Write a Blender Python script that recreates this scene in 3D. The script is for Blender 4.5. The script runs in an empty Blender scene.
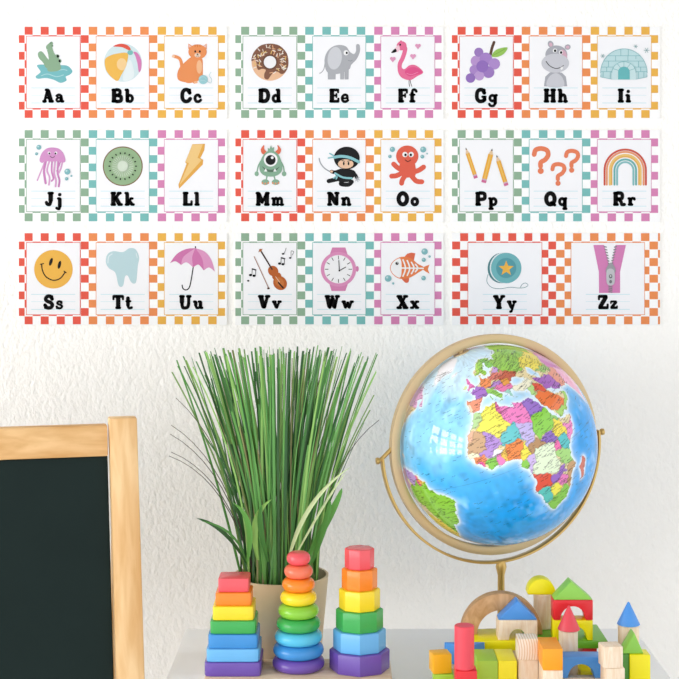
import bpy, bmesh, math, random
import numpy as np
from mathutils import Vector, Matrix

random.seed(7)
SC = bpy.context.scene
COL = SC.collection
PI = math.pi

# ------------------------------------------------------------------ layout
F = 1455.0            # focal length in pixels of a 679 px frame
CX, HY = 339.5, 230.0  # optical axis column, horizon row
D = 2.35              # camera distance to the wall (wall face is y = 0)
TZ = 0.62             # table top height
H = 0.602             # camera height above the table
ZC = TZ + H
U = 0.027             # one toy block unit

def wx(px, Z): return (px - CX) * Z / F
def wz(py, Z): return ZC - (py - HY) * Z / F
def wy(Z): return Z - D
def P(px, py, Z): return Vector((wx(px, Z), wy(Z), wz(py, Z)))

# ------------------------------------------------------------------ materials
def lin(h):
    h = h.lstrip('#')
    out = []
    for i in (0, 2, 4):
        c = int(h[i:i+2], 16) / 255
        out.append(c/12.92 if c <= .04045 else ((c+.055)/1.055)**2.4)
    return out

_M = {}
def mat(name, hexc, rough=.5, metal=0.0, vary=.04, vscale=30, bump=0.0, bscale=200, coat=0.0, k=1.0, spec=.5):
    if name in _M: return _M[name]
    m = bpy.data.materials.new(name); m.use_nodes = True
    nt = m.node_tree; N = nt.nodes; L = nt.links
    b = N['Principled BSDF']
    c = [min(1, v*k) for v in lin(hexc)]
    b.inputs['Roughness'].default_value = rough
    b.inputs['Metallic'].default_value = metal
    b.inputs['Specular IOR Level'].default_value = spec
    b.inputs['Coat Weight'].default_value = coat
    tc = N.new('ShaderNodeTexCoord')
    n = N.new('ShaderNodeTexNoise'); n.inputs['Scale'].default_value = vscale
    L.new(tc.outputs['Object'], n.inputs['Vector'])
    mx = N.new('ShaderNodeMix'); mx.data_type = 'RGBA'
    mx.inputs['A'].default_value = [v*(1-vary) for v in c] + [1]
    mx.inputs['B'].default_value = [min(1, v*(1+vary)) for v in c] + [1]
    L.new(n.outputs['Fac'], mx.inputs['Factor']); L.new(mx.outputs['Result'], b.inputs['Base Color'])
    if bump:
        n2 = N.new('ShaderNodeTexNoise'); n2.inputs['Scale'].default_value = bscale; n2.inputs['Detail'].default_value = 4
        L.new(tc.outputs['Object'], n2.inputs['Vector'])
        bp = N.new('ShaderNodeBump'); bp.inputs['Strength'].default_value = bump; bp.inputs['Distance'].default_value = .004
        L.new(n2.outputs['Fac'], bp.inputs['Height']); L.new(bp.outputs['Normal'], b.inputs['Normal'])
    _M[name] = m
    return m

def wood(name, light, dark, scale=(60, 60, 4), rough=.55, dist=2.5, mixlo=.35, mixhi=.8, rnd=True):
    if name in _M: return _M[name]
    m = bpy.data.materials.new(name); m.use_nodes = True
    nt = m.node_tree; N = nt.nodes; L = nt.links
    b = N['Principled BSDF']; b.inputs['Roughness'].default_value = rough
    tc = N.new('ShaderNodeTexCoord'); mp = N.new('ShaderNodeMapping'); mp.inputs['Scale'].default_value = scale
    L.new(tc.outputs['Object'], mp.inputs['Vector'])
    src = mp.outputs['Vector']
    if rnd:
        oi = N.new('ShaderNodeObjectInfo'); ad = N.new('ShaderNodeVectorMath'); ad.operation = 'ADD'
        mu = N.new('ShaderNodeMath'); mu.operation = 'MULTIPLY'; mu.inputs[1].default_value = 37
        L.new(oi.outputs['Random'], mu.inputs[0]); L.new(src, ad.inputs[0]); L.new(mu.outputs[0], ad.inputs[1]); src = ad.outputs[0]
    n = N.new('ShaderNodeTexNoise'); n.inputs['Scale'].default_value = 1.0; n.inputs['Detail'].default_value = 5; n.inputs['Distortion'].default_value = dist
    L.new(src, n.inputs['Vector'])
    r = N.new('ShaderNodeValToRGB')
    r.color_ramp.elements[0].position = mixlo; r.color_ramp.elements[0].color = lin(dark) + [1]
    r.color_ramp.elements[1].position = mixhi; r.color_ramp.elements[1].color = lin(light) + [1]
    L.new(n.outputs['Fac'], r.inputs['Fac']); L.new(r.outputs['Color'], b.inputs['Base Color'])
    bp = N.new('ShaderNodeBump'); bp.inputs['Strength'].default_value = .06; bp.inputs['Distance'].default_value = .002
    L.new(n.outputs['Fac'], bp.inputs['Height']); L.new(bp.outputs['Normal'], b.inputs['Normal'])
    _M[name] = m
    return m

def ringwood(name, light, dark):
    # block cut so that the curved growth rings show on the faces
    if name in _M: return _M[name]
    m = bpy.data.materials.new(name); m.use_nodes = True
    nt = m.node_tree; N = nt.nodes; L = nt.links
    b = N['Principled BSDF']; b.inputs['Roughness'].default_value = .6
    tc = N.new('ShaderNodeTexCoord'); mp = N.new('ShaderNodeMapping')
    mp.inputs['Location'].default_value = (.05, 0, -.03); mp.inputs['Rotation'].default_value = (0, .35, 0)
    L.new(tc.outputs['Object'], mp.inputs['Vector'])
    w = N.new('ShaderNodeTexWave'); w.wave_type = 'RINGS'; w.rings_direction = 'Y'
    w.inputs['Scale'].default_value = 95; w.inputs['Distortion'].default_value = 1.2; w.inputs['Detail'].default_value = 2
    L.new(mp.outputs['Vector'], w.inputs['Vector'])
    r = N.new('ShaderNodeValToRGB')
    r.color_ramp.elements[0].position = .05; r.color_ramp.elements[0].color = lin(dark) + [1]
    r.color_ramp.elements[1].position = .6; r.color_ramp.elements[1].color = lin(light) + [1]
    L.new(w.outputs['Color'], r.inputs['Fac']); L.new(r.outputs['Color'], b.inputs['Base Color'])
    _M[name] = m
    return m

def emit(name, col, strength):
    m = bpy.data.materials.new(name); m.use_nodes = True
    nt = m.node_tree; nt.nodes.clear()
    e = nt.nodes.new('ShaderNodeEmission'); o = nt.nodes.new('ShaderNodeOutputMaterial')
    e.inputs['Color'].default_value = col + [1]; e.inputs['Strength'].default_value = strength
    nt.links.new(e.outputs[0], o.inputs[0])
    return m

def plaster():
    m = bpy.data.materials.new('white_plaster'); m.use_nodes = True
    nt = m.node_tree; N = nt.nodes; L = nt.links
    b = N['Principled BSDF']; b.inputs['Roughness'].default_value = .75; b.inputs['Base Color'].default_value = lin('#f3f1ec') + [1]
    tc = N.new('ShaderNodeTexCoord')
    mp = N.new('ShaderNodeMapping'); mp.inputs['Rotation'].default_value = (0, .6, 0); mp.inputs['Scale'].default_value = (1, 1, .62)
    L.new(tc.outputs['Object'], mp.inputs['Vector'])
    n = N.new('ShaderNodeTexNoise'); n.inputs['Scale'].default_value = 170; n.inputs['Detail'].default_value = 2; n.inputs['Roughness'].default_value = .5
    L.new(mp.outputs['Vector'], n.inputs['Vector'])
    n2 = N.new('ShaderNodeTexNoise'); n2.inputs['Scale'].default_value = 45; n2.inputs['Detail'].default_value = 2
    L.new(tc.outputs['Object'], n2.inputs['Vector'])
    ad = N.new('ShaderNodeMath'); ad.operation = 'MULTIPLY_ADD'; ad.inputs[1].default_value = .6
    L.new(n2.outputs['Fac'], ad.inputs[0]); L.new(n.outputs['Fac'], ad.inputs[2])
    bp = N.new('ShaderNodeBump'); bp.inputs['Strength'].default_value = .42; bp.inputs['Distance'].default_value = .006
    L.new(ad.outputs[0], bp.inputs['Height']); L.new(bp.outputs['Normal'], b.inputs['Normal'])
    return m

M_WALL = plaster()
PINE = wood('pine', '#f0cb96', '#d8a566', scale=(70, 70, 3.5), dist=.5, mixlo=.3, mixhi=.7)
PINE_X = wood('pine_rail', '#ebc086', '#cd9754', scale=(3, 60, 70), dist=.4, mixlo=.3, mixhi=.7)
BEECH = wood('beech', '#fbecd8', '#ecd0ae', scale=(110, 60, 14), mixlo=.3, mixhi=.75)
BEECH_RING = ringwood('beech_end_grain', '#fbeedd', '#e6c9a4')
BROWNWOOD = wood('brown_wood', '#dcb083', '#c0925f', scale=(60, 60, 20))
BOARDWOOD = wood('toy_board_wood', '#f5e4cc', '#e3c6a2', scale=(8, 60, 60))
PAINT = {}
def paint(c, h): PAINT[c] = mat('paint_' + c, h, rough=.38, vary=.03, vscale=60, bump=.03, bscale=300)
paint('red', '#e6262f'); paint('pinkred', '#e84a58'); paint('yellow', '#fff000'); paint('amber', '#fdb713'); paint('orange', '#ffa314')
paint('green', '#6fb92c'); paint('lime', '#a9d23a'); paint('blue', '#4d97e6'); paint('darkgreen', '#4a8f2a'); paint('lightgreen', '#8fce52')

# ------------------------------------------------------------------ object helpers
_W = {}
def props(o, label=None, cat=None, group=None, kind=None):
    if label: o['label'] = label
    if cat: o['category'] = cat
    if group: o['group'] = group
    if kind: o['kind'] = kind
    return o

def empty(name, loc, label, cat, group=None):
    o = bpy.data.objects.new(name, None); COL.objects.link(o)
    o.empty_display_size = .05; o.location = loc; _W[o.name] = Vector(loc)
    return props(o, label, cat, group)

class MB:
    """collects world-space vertices and faces, with a material slot per face"""
    def __init__(s): s.v = []; s.f = []; s.m = []; s.mats = []
    def slot(s, m):
        if m not in s.mats: s.mats.append(m)
        return s.mats.index(m)
    def add(s, vs, fs, m):
        n = len(s.v); k = s.slot(m)
        s.v += [tuple(v) for v in vs]; s.f += [tuple(n+i for i in f) for f in fs]; s.m += [k]*len(fs)
    def bm(s, bm, m, mtx=None):
        bm.verts.ensure_lookup_table(); bm.verts.index_update()
        vs = [(mtx @ v.co) if mtx else v.co.copy() for v in bm.verts]
        s.add(vs, [[v.index for v in f.verts] for f in bm.faces], m); bm.free()
    def box(s, a, b, m, bevel=0):
        bm = bmesh.new(); bmesh.ops.create_cube(bm, size=1)
        a = Vector(a); b = Vector(b)
        for v in bm.verts: v.co = Vector((a[i] + (v.co[i]+.5)*(b[i]-a[i]) for i in range(3)))
        if bevel: bmesh.ops.bevel(bm, geom=bm.edges[:], offset=bevel, segments=2, affect='EDGES', profile=.5)
        s.bm(bm, m)
    def lathe(s, prof, c, m, n=40, mtx=None, close=False):
        vs = []; fs = []
        for r, z in prof:
            for i in range(n):
                a = 2*PI*i/n; vs.append(Vector((r*math.cos(a), r*math.sin(a), z)))
        k = len(prof)
        for j in range(k if close else k-1):
            j2 = (j+1) % k
            for i in range(n):
                i2 = (i+1) % n
                fs.append((j*n+i, j*n+i2, j2*n+i2, j2*n+i))
        if not close:
            if prof[0][0] > 1e-6: fs.append(tuple(range(n-1, -1, -1)))
            if prof[-1][0] > 1e-6: fs.append(tuple((k-1)*n+i for i in range(n)))
        c = Vector(c)
        vs = [(mtx @ v if mtx else v) + c for v in vs]
        s.add(vs, fs, m)
    def tube(s, pts, r, m, n=10):
        pts = [Vector(p) for p in pts]; vs = []; fs = []; up = Vector((0, 0, 1))
        for i, p in enumerate(pts):
            t = (pts[min(i+1, len(pts)-1)] - pts[max(i-1, 0)]).normalized()
            a = t.cross(up)
            if a.length < 1e-3: a = t.cross(Vector((0, 1, 0)))
            a.normalize(); b = a.cross(t)
            rr = r[i] if isinstance(r, (list, tuple)) else r
            for k in range(n):
                w = 2*PI*k/n; vs.append(p + a*math.cos(w)*rr + b*math.sin(w)*rr)
        for i in range(len(pts)-1):
            for k in range(n):
                k2 = (k+1) % n; fs.append((i*n+k, i*n+k2, (i+1)*n+k2, (i+1)*n+k))
        fs.append(tuple(range(n-1, -1, -1))); fs.append(tuple((len(pts)-1)*n+k for k in range(n)))
        s.add(vs, fs, m)

def obj(name, mb, parent=None, smooth=None, origin=None):
    me = bpy.data.meshes.new(name)
    vs = np.array(mb.v, dtype=float)
    if parent is not None: o0 = _W[parent.name]; 
    elif origin is not None: o0 = Vector(origin)
    else: o0 = Vector(((vs[:, 0].min()+vs[:, 0].max())/2, (vs[:, 1].min()+vs[:, 1].max())/2, vs[:, 2].min()))
    me.from_pydata((vs - np.array(o0)).tolist(), [], mb.f)
    for m in mb.mats: me.materials.append(m)
    me.polygons.foreach_set('material_index', mb.m)
    if smooth is not None:
        me.polygons.foreach_set('use_smooth', [True]*len(me.polygons))
        me.set_sharp_from_angle(angle=math.radians(smooth))
    me.validate(); me.update()
    o = bpy.data.objects.new(name, me); COL.objects.link(o)
    if parent is not None: o.parent = parent
    else: o.location = o0
    _W[o.name] = Vector(o0)
    return o

# ------------------------------------------------------------------ the setting
def structure(name, mb): return props(obj(name, mb), kind='structure')
XL, XR, YB = -2.6, 2.6, -4.2
mb = MB(); mb.box((XL-.1, 0, 0), (XR, .1, 2.7), M_WALL); structure('wall_back', mb)
mb = MB(); mb.box((XL-.1, -1.5, -.1), (XR, .1, 0), wood('oak_floor', '#e6e5e3', '#cfcdc9', scale=(4, 40, 40))); structure('floor', mb)  # floor stops short so world light from below brightens the lower wall
mb = MB(); mb.box((XL-.1, YB, 2.7), (XR, .1, 2.8), mat('light_cutting_grey', '#a9a7a2', rough=.8)); structure('added_shade_ceiling', mb)  # unseen ceiling, added and greyed to cut light on the upper wall
mb = MB(); mb.box((XL, -.015, 0), (XR, 0, .09), mat('trim_white', '#f2f1ee')); structure('baseboard_back', mb)
WY0, WY1, WZ0, WZ1 = -3.2, -.35, .5, 1.85     # window opening in the left wall
mb = MB()
mb.box((XL-.1, YB, 0), (XL, WY0, 2.7), M_WALL); mb.box((XL-.1, WY1, 0), (XL, 0, 2.7), M_WALL)
mb.box((XL-.1, WY0, 0), (XL, WY1, WZ0), M_WALL); mb.box((XL-.1, WY0, WZ1), (XL, WY1, 2.7), M_WALL)
structure('wall_left', mb)
mb = MB(); WF = mat('window_paint', '#f4f4f2', rough=.4)
for a, b in (((WY0, WZ0), (WY0+.07, WZ1)), ((WY1-.07, WZ0), (WY1, WZ1)), ((WY0, WZ0), (WY1, WZ0+.07)), ((WY0, WZ1-.07), (WY1, WZ1))):
    mb.box((XL-.06, a[0], a[1]), (XL+.01, b[0], b[1]), WF)
for k in (1, 2, 3):
    y = WY0 + (WY1-WY0)*k/4; mb.box((XL-.05, y-.09, WZ0), (XL, y+.09, WZ1), WF)
for k in (1, 2):
    z = WZ0 + (WZ1-WZ0)*k/3; mb.box((XL-.05, WY0, z-.05), (XL, WY1, z+.05), WF)
win = structure('window_1', mb)
KEY = 13.0
mb = MB(); mb.add([(XL-.055, WY0, WZ0), (XL-.055, WY1, WZ0), (XL-.055, WY1, WZ1), (XL-.055, WY0, WZ1)], [(0, 1, 2, 3)], emit('bright_daylight', lin('#fbfcff'), KEY))
pane = obj('window_pane', mb, win)

# ------------------------------------------------------------------ table
tl, tr = wx(185, 2.2), wx(635, 2.2)
TW = mat('white_laminate', '#fafaf9', rough=.35, vary=.01)
t = empty('table', ((tl+tr)/2, -.45, 0), 'white laminate table carrying the globe, plant and toys', 'table')
mb = MB(); mb.box((tl, -.82, TZ-.025), (tr, wy(2.2), TZ), TW, bevel=.004); obj('tabletop', mb, t, 40)
for x in (tl+.04, tr-.04):
    for y in (-.78, wy(2.2)-.04):
        mb = MB(); mb.lathe([(.014, 0), (.02, TZ-.025)], (x, y, 0), TW, 20); obj('leg', mb, t, 40)

# ------------------------------------------------------------------ alphabet strips on the wall
WP = F / D
def wallpt(px, py, d): return ((px-CX)/WP, -d, ZC - (py-HY)/WP)
PAPER = mat('white_card', '#ebebea', rough=.6, vary=.005)
PAPER2 = mat('white_card_panel', '#e3e3e5', rough=.6, vary=.005)
BLACKINK = mat('black_ink', '#060607', rough=.7, spec=.1)
LINEINK = mat('line_ink', '#b4d3da', rough=.6)
INKS = {'red': '#f2604e', 'orange': '#f99759', 'yellow': '#f8bd52', 'green': '#97ba9d', 'teal': '#80c6c2', 'pink': '#e28cbd'}
def ink(h):
    return mat('ink_' + h.lstrip('#'), h, rough=.6, vary=.01, k=.74, spec=.2)
T0 = .0028
def catmull(pts, n=6, closed=False):
    out = []; m = len(pts)
    rng = range(m) if closed else range(m-1)
    for i in rng:
        g = (lambda j: pts[j % m]) if closed else (lambda j: pts[max(0, min(m-1, j))])
        p0, p1, p2, p3 = g(i-1), g(i), g(i+1), g(i+2)
        for k in range(n):
            s = k/n
            out.append(tuple(.5*((2*p1[a]) + (-p0[a]+p2[a])*s + (2*p0[a]-5*p1[a]+4*p2[a]-p3[a])*s*s + (-p0[a]+3*p1[a]-3*p2[a]+p3[a])*s**3) for a in (0, 1)))
    if not closed: out.append(tuple(pts[-1]))
    return out

def stroke_polys(pts, w, capn=6):
    """one ribbon of abutting quads with mitred joints plus two half-round caps"""
    q = [pts[0]]
    for p in pts[1:]:
        if math.hypot(p[0]-q[-1][0], p[1]-q[-1][1]) > 1e-4: q.append(p)
    pts = q; r = w/2; m = len(pts)
    if m < 2: return []
    closed = m > 3 and math.hypot(pts[0][0]-pts[-1][0], pts[0][1]-pts[-1][1]) < .3*w and m > 12
    nor = []
    for (x0, y0), (x1, y1) in zip(pts[:-1], pts[1:]):
        k = math.hypot(x1-x0, y1-y0); nor.append((-(y1-y0)/k, (x1-x0)/k))
    L_, R_ = [], []
    for i, (x, y) in enumerate(pts):
        a = nor[i-1] if i else (nor[-1] if closed else nor[0]); b = nor[i] if i < m-1 else (nor[0] if closed else nor[-1])
        nx, ny = a[0]+b[0], a[1]+b[1]; k = math.hypot(nx, ny)
        if k < .3: nx, ny, k = b[0], b[1], 1.0
        nx /= k; ny /= k; f = min(1.8, 1/max(.3, nx*b[0]+ny*b[1]))*r
        L_.append((x+nx*f, y+ny*f)); R_.append((x-nx*f, y-ny*f))
    polys = [[L_[i], R_[i], R_[i+1], L_[i+1]] for i in range(m-1)]
    if not closed:
        for (x, y), n, sg in ((pts[0], nor[0], 1), (pts[-1], nor[-1], -1)):
            a0 = math.atan2(n[1], n[0])
            polys.append([(x+r*math.cos(a0+sg*PI*k/capn), y+r*math.sin(a0+sg*PI*k/capn)) for k in range(capn+1)])
    return polys

class Art:
    """flat printed picture; coordinates are zoom-crop coordinates of the reference"""
    S = 679/120
    def __init__(s, x0, y0): s.x0 = x0; s.y0 = y0; s.mb = MB(); s.d = T0 + .0005
    def put(s, poly, m, bump=True):
        if bump: s.d += .00004
        vs = [wallpt(s.x0+u/s.S, s.y0+v/s.S, s.d) for u, v in poly]
        a = sum(poly[i][0]*poly[(i+1) % len(poly)][1]-poly[(i+1) % len(poly)][0]*poly[i][1] for i in range(len(poly)))
        if a > 0: vs.reverse()
        s.mb.add(vs, [tuple(range(len(vs)))], m)
    def E(s, cx, cy, rx, ry, c, rot=0, n=32):
        ca, sa = math.cos(math.radians(rot)), math.sin(math.radians(rot))
        pts = []
        for k in range(n):
            a = 2*PI*k/n; x, y = rx*math.cos(a), ry*math.sin(a)
            pts.append((cx+x*ca-y*sa, cy+x*sa+y*ca))
        s.put(pts, ink(c))
    def G(s, pts, c, smooth=False):
        s.put(catmull(pts, 6, True) if smooth else pts, ink(c))
    def L(s, pts, w, c, smooth=True):
        if smooth and len(pts) > 2: pts = catmull(pts, 6)
        s.d += .00004
        for p in stroke_polys(pts, w): s.put(p, ink(c), False)
    def arc(s, cx, cy, rx, ry, a0, a1, w, c, n=24):
        s.L([(cx+rx*math.cos(math.radians(a0+(a1-a0)*k/n)), cy+ry*math.sin(math.radians(a0+(a1-a0)*k/n))) for k in range(n+1)], w, c, False)

BLK = '#151517'; WHT = '#fdfdfd'
def bubbles(a, lst):
    for x, y, r in lst:
        a.E(x, y, r, r, '#86bfc4', n=16); a.E(x-r*.3, y-r*.3, r*.35, r*.35, '#c3e0e2', n=10)

def art_alligator():
    a = Art(10, 15)
    a.G([(155, 290), (165, 282), (200, 282), (250, 287), (290, 285), (330, 290), (355, 318), (342, 338), (318, 350), (322, 372), (288, 385), (250, 368), (205, 358), (160, 362), (148, 348), (175, 325), (165, 305)], '#7cc3c8', True)
    a.L([(180, 345), (215, 335), (265, 350), (305, 340)], 4, '#b9e2e5'); a.L([(210, 300), (250, 318), (300, 310), (325, 315)], 4, '#b9e2e5')
    a.G([(160, 222), (168, 209), (186, 210), (215, 248), (240, 272), (232, 300), (206, 300), (190, 272), (166, 245)], '#93b594', True)
    a.G([(206, 182), (222, 162), (238, 152), (246, 162), (242, 186), (256, 222), (276, 240), (284, 270), (290, 305), (262, 320), (215, 316), (222, 262), (216, 215)], '#93b594', True)
    for x, y in ((190, 203), (202, 212), (206, 196), (212, 226)): a.G([(x, y), (x+9, y+1), (x+3, y+10)], WHT)
    a.E(270, 236, 12, 12, '#93b594'); a.E(282, 262, 12, 12, '#93b594')
    a.E(273, 235, 7, 8, BLK, n=14); a.E(283, 262, 6, 7, BLK, n=14); a.E(233, 160, 4, 4, '#5d7a61', n=10); a.E(242, 176, 5, 6, '#78997b', n=10)
    return a
def art_beach_ball():
    a = Art(10, 15); cx, cy = 641, 271
    a.E(cx, cy, 107, 108, '#dbeff2', n=48)
    a.G([(538, 258), (560, 235), (610, 219), (668, 220), (658, 288), (632, 340), (610, 374), (575, 352), (545, 312)], '#f9c25a', True)
    a.E(634, 280, 28, 34, '#fcd79c')
    a.G([(586, 179), (625, 164), (665, 172), (684, 193), (678, 203), (636, 184)], '#ea5c4c', True)
    a.G([(700, 211), (722, 216), (744, 255), (744, 305), (731, 324), (722, 272), (710, 232)], '#df86bd', True)
    a.G([(655, 300), (680, 255), (700, 300), (700, 355), (650, 375), (640, 350)], '#eef8f9', True)
    a.E(682, 214, 16, 14, '#7fc2bd')
    return a
def art_cat():
    a = Art(120, 15); o = '#f4995e'
    a.L([(343, 330), (350, 285), (338, 248), (305, 234)], 18, o)
    a.E(303, 235, 9, 8, '#fbd0ac', n=14)
    a.G([(410, 238), (372, 265), (338, 300), (325, 338), (332, 368), (365, 381), (408, 384), (438, 376), (466, 352), (470, 300), (463, 245)], o, True)
    a.E(392, 378, 22, 9, o); a.L([(420, 320), (424, 378)], 24, o); a.L([(452, 300), (452, 350)], 22, o)
    a.E(450, 295, 16, 38, '#fbc295'); a.E(430, 382, 11, 7, '#fbc295', n=14)
    a.G([(388, 195), (388, 163), (418, 182)], o); a.G([(468, 182), (491, 163), (492, 196)], o)
    a.G([(392, 185), (392, 170), (406, 180)], '#f7d3cd'); a.G([(474, 180), (487, 170), (488, 186)], '#f7d3cd')
    a.E(440, 210, 52, 42, o, n=40); a.E(440, 229, 17, 12, '#fce0c8')
    for k in (-14, 0, 14): a.L([(440+k, 170), (440+k, 182)], 4, '#d97c44')
    a.E(427, 208, 5, 7, BLK, n=14); a.E(453, 208, 5, 7, BLK, n=14); a.E(440, 224, 5, 4, BLK, n=12); a.L([(432, 236), (440, 233), (448, 236)], 2.5, BLK)
    a.E(472, 367, 26, 26, '#9ed2d8'); a.L([(452, 360), (472, 350), (492, 365)], 2, '#c8e7ea'); a.L([(455, 375), (475, 372), (490, 380)], 2, '#c8e7ea')
    a.L([(496, 378), (515, 386), (520, 365), (506, 345), (516, 325)], 2.5, '#a9d6db')
    return a
def art_donut():
    a = Art(228, 15); r0 = random.Random(3)
    a.E(238, 268, 104, 105, '#f3c49d', n=56)
    a.G([(133, 262), (140, 225), (160, 195), (190, 172), (238, 163), (286, 172), (318, 197), (338, 232), (342, 285), (325, 325), (302, 335), (280, 322), (256, 328), (242, 345), (226, 366), (207, 358), (206, 335), (214, 312), (194, 306), (172, 312), (163, 292), (160, 264), (146, 258)], '#8a5d49', True)
    a.E(238, 268, 43, 43, '#6f4a3a'); a.E(238, 268, 35, 35, '#fbfbfd')
    for k in range(80):
        an = r0.uniform(0, 2*PI); r = r0.uniform(54, 94)
        x, y = 238+r*math.cos(an), 268+r*math.sin(an)
        if y > 300 and (x < 215 or y > 330): continue
        t = r0.uniform(0, PI); a.L([(x-8*math.cos(t), y-8*math.sin(t)), (x+8*math.cos(t), y+8*math.sin(t))], 4.5, r0.choice(['#fdf6ec', '#f6cf7c', '#fdf6ec', '#f3b98a', '#e9d7c0']))
    return a
def art_elephant():
    a = Art(228, 15); g = '#b7b9be'
    a.L([(550, 268), (543, 305), (530, 325), (519, 331)], 5, g)
    a.G([(546, 262), (560, 212), (592, 181), (630, 171), (668, 180), (690, 210), (712, 222), (724, 205), (725, 172), (736, 166), (745, 174), (746, 208), (728, 250), (697, 284), (684, 310), (620, 335), (562, 325)], g, True)
    for x in (576, 598, 646, 671): a.G([(x-12, 300), (x+12, 300), (x+11, 366), (x-11, 366)], g)
    a.E(604, 246, 40, 64, '#d9dbe0', rot=8)
    a.E(668, 215, 14, 15, WHT); a.E(672, 216, 6, 7, BLK, n=14); a.L([(680, 258), (694, 262), (704, 256)], 3, '#8f9298')
    return a
def art_flamingo():
    a = Art(340, 15); p = '#f0749f'
    a.L([(391, 366), (390, 385), (393, 405)], 3.5, BLK); a.L([(396, 366), (400, 388), (406, 405)], 3.5, BLK)
    a.L([(352, 172), (368, 192), (356, 240), (338, 280), (342, 320), (370, 345)], 24, p)
    a.G([(326, 296), (340, 290), (362, 308), (395, 285), (432, 288), (470, 325), (436, 348), (396, 370), (352, 358), (330, 330)], p, True)
    a.G([(366, 322), (400, 296), (438, 302), (466, 326), (420, 342), (390, 348)], '#e9568f', True); a.L([(376, 332), (405, 338), (440, 325)], 2.5, '#f79fc0')
    a.E(348, 176, 28, 26, p); a.G([(336, 152), (345, 143), (352, 153)], p)
    a.G([(330, 172), (308, 196), (322, 212), (338, 196)], '#fbd1de', True); a.G([(312, 192), (290, 213), (300, 216), (320, 208)], BLK, True)
    a.E(340, 170, 5, 6, BLK, n=12)
    for x, y in ((440, 180), (298, 254), (412, 238)):
        a.E(x-7, y-6, 9, 9, '#eba3c8', n=14); a.E(x+8, y-6, 9, 9, '#eba3c8', n=14); a.G([(x-15, y-3), (x+16, y-3), (x, y+16)], '#eba3c8')
    return a
def art_grapes():
    a = Art(445, 15)
    a.L([(256, 225), (264, 190), (276, 156)], 16, '#5f4233')
    for x, y, r, c in ((175, 262, 31, '#c09bd6'), (190, 212, 26, '#a27fc4'), (230, 250, 36, '#ad88cf'), (165, 312, 28, '#b18dd0'), (278, 278, 32, '#b592d4'), (245, 325, 33, '#a581c8'), (193, 345, 27, '#c3a2da'), (210, 292, 34, '#9873c2'), (143, 358, 27, '#9a76c2')):
        a.E(x, y, r, r, c, n=24)
    a.G([(262, 234), (280, 205), (310, 190), (352, 186), (335, 218), (305, 236), (280, 240)], '#9fce62', True); a.L([(266, 232), (300, 215), (340, 192)], 3, '#79ac44')
    return a
def art_hippo():
    a = Art(445, 15); g = '#b3b5bd'
    a.G([(558, 405), (566, 350), (592, 326), (625, 322), (660, 328), (682, 350), (690, 405)], g); a.G([(578, 405), (585, 355), (625, 330), (662, 355), (668, 405)], '#d4d5dc', True)
    a.G([(578, 405), (668, 405), (662, 398), (584, 398)], '#d4d5dc')
    a.E(596, 167, 16, 20, g, rot=-20); a.E(692, 183, 17, 15, g, rot=-20); a.E(597, 170, 9, 12, '#e4b9ca', rot=-20); a.E(692, 184, 10, 9, '#e4b9ca')
    a.E(628, 226, 62, 52, g); a.E(668, 232, 20, 36, '#e0b4c6', rot=-15); a.E(622, 274, 78, 54, '#d3d4db', n=40)
    a.E(620, 203, 12, 12, WHT, n=16); a.E(654, 213, 11, 12, WHT, n=16); a.E(621, 204, 7, 8, BLK, n=14); a.E(655, 214, 7, 8, BLK, n=14)
    a.L([(570, 264), (592, 290), (625, 304), (655, 297), (668, 288)], 4, BLK); a.G([(650, 300), (665, 292), (664, 308), (654, 312)], WHT)
    return a
def art_igloo():
    a = Art(555, 15); c = '#c9e9ec'; l = '#86c2c8'
    pts = [(387+132*math.cos(t), 330-137*math.sin(t)) for t in [PI*k/24 for k in range(25)]]
    a.G(pts + [(256, 350), (320, 365), (455, 365), (518, 352)], c)
    for v, w in ((232, 90), (262, 113), (296, 125), (322, 129)): a.L([(387-w, v), (387+w, v)], 3, l)
    for x, v0, v1 in ((370, 196, 232), (412, 196, 232), (340, 232, 262), (410, 232, 262), (455, 232, 250), (300, 262, 296), (470, 262, 296), (290, 296, 322), (482, 296, 322), (270, 322, 350), (310, 322, 360), (470, 322, 360), (500, 322, 352)): a.L([(x, v0), (x, v1)], 3, l)
    a.L(pts, 3, l, False); a.L([(256, 340), (256, 352), (320, 365), (455, 365), (518, 352), (518, 340)], 3, l, False)
    o = [(387+68*math.cos(PI*k/16), 328-62*math.sin(PI*k/16)) for k in range(17)]
    a.G(o + [(319, 366), (455, 366)], '#d3eef0'); a.L(o, 3, l, False)
    for k in (2, 5, 8, 11, 14):
        t = PI*k/16; a.L([(387+34*math.cos(t), 328-34*math.sin(t)), (387+66*math.cos(t), 328-60*math.sin(t))], 3, l)
    a.G([(387+33*math.cos(PI*k/16), 325-31*math.sin(PI*k/16)) for k in range(17)] + [(354, 367), (420, 367)], '#6dbfc2')
    for x, y, r in ((268, 234, 12), (453, 180, 10), (515, 202, 15)):
        for k in range(3):
            t = PI*k/3; a.L([(x-r*math.cos(t), y-r*math.sin(t)), (x+r*math.cos(t), y+r*math.sin(t))], 3, '#93b8ba')
    return a
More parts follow.
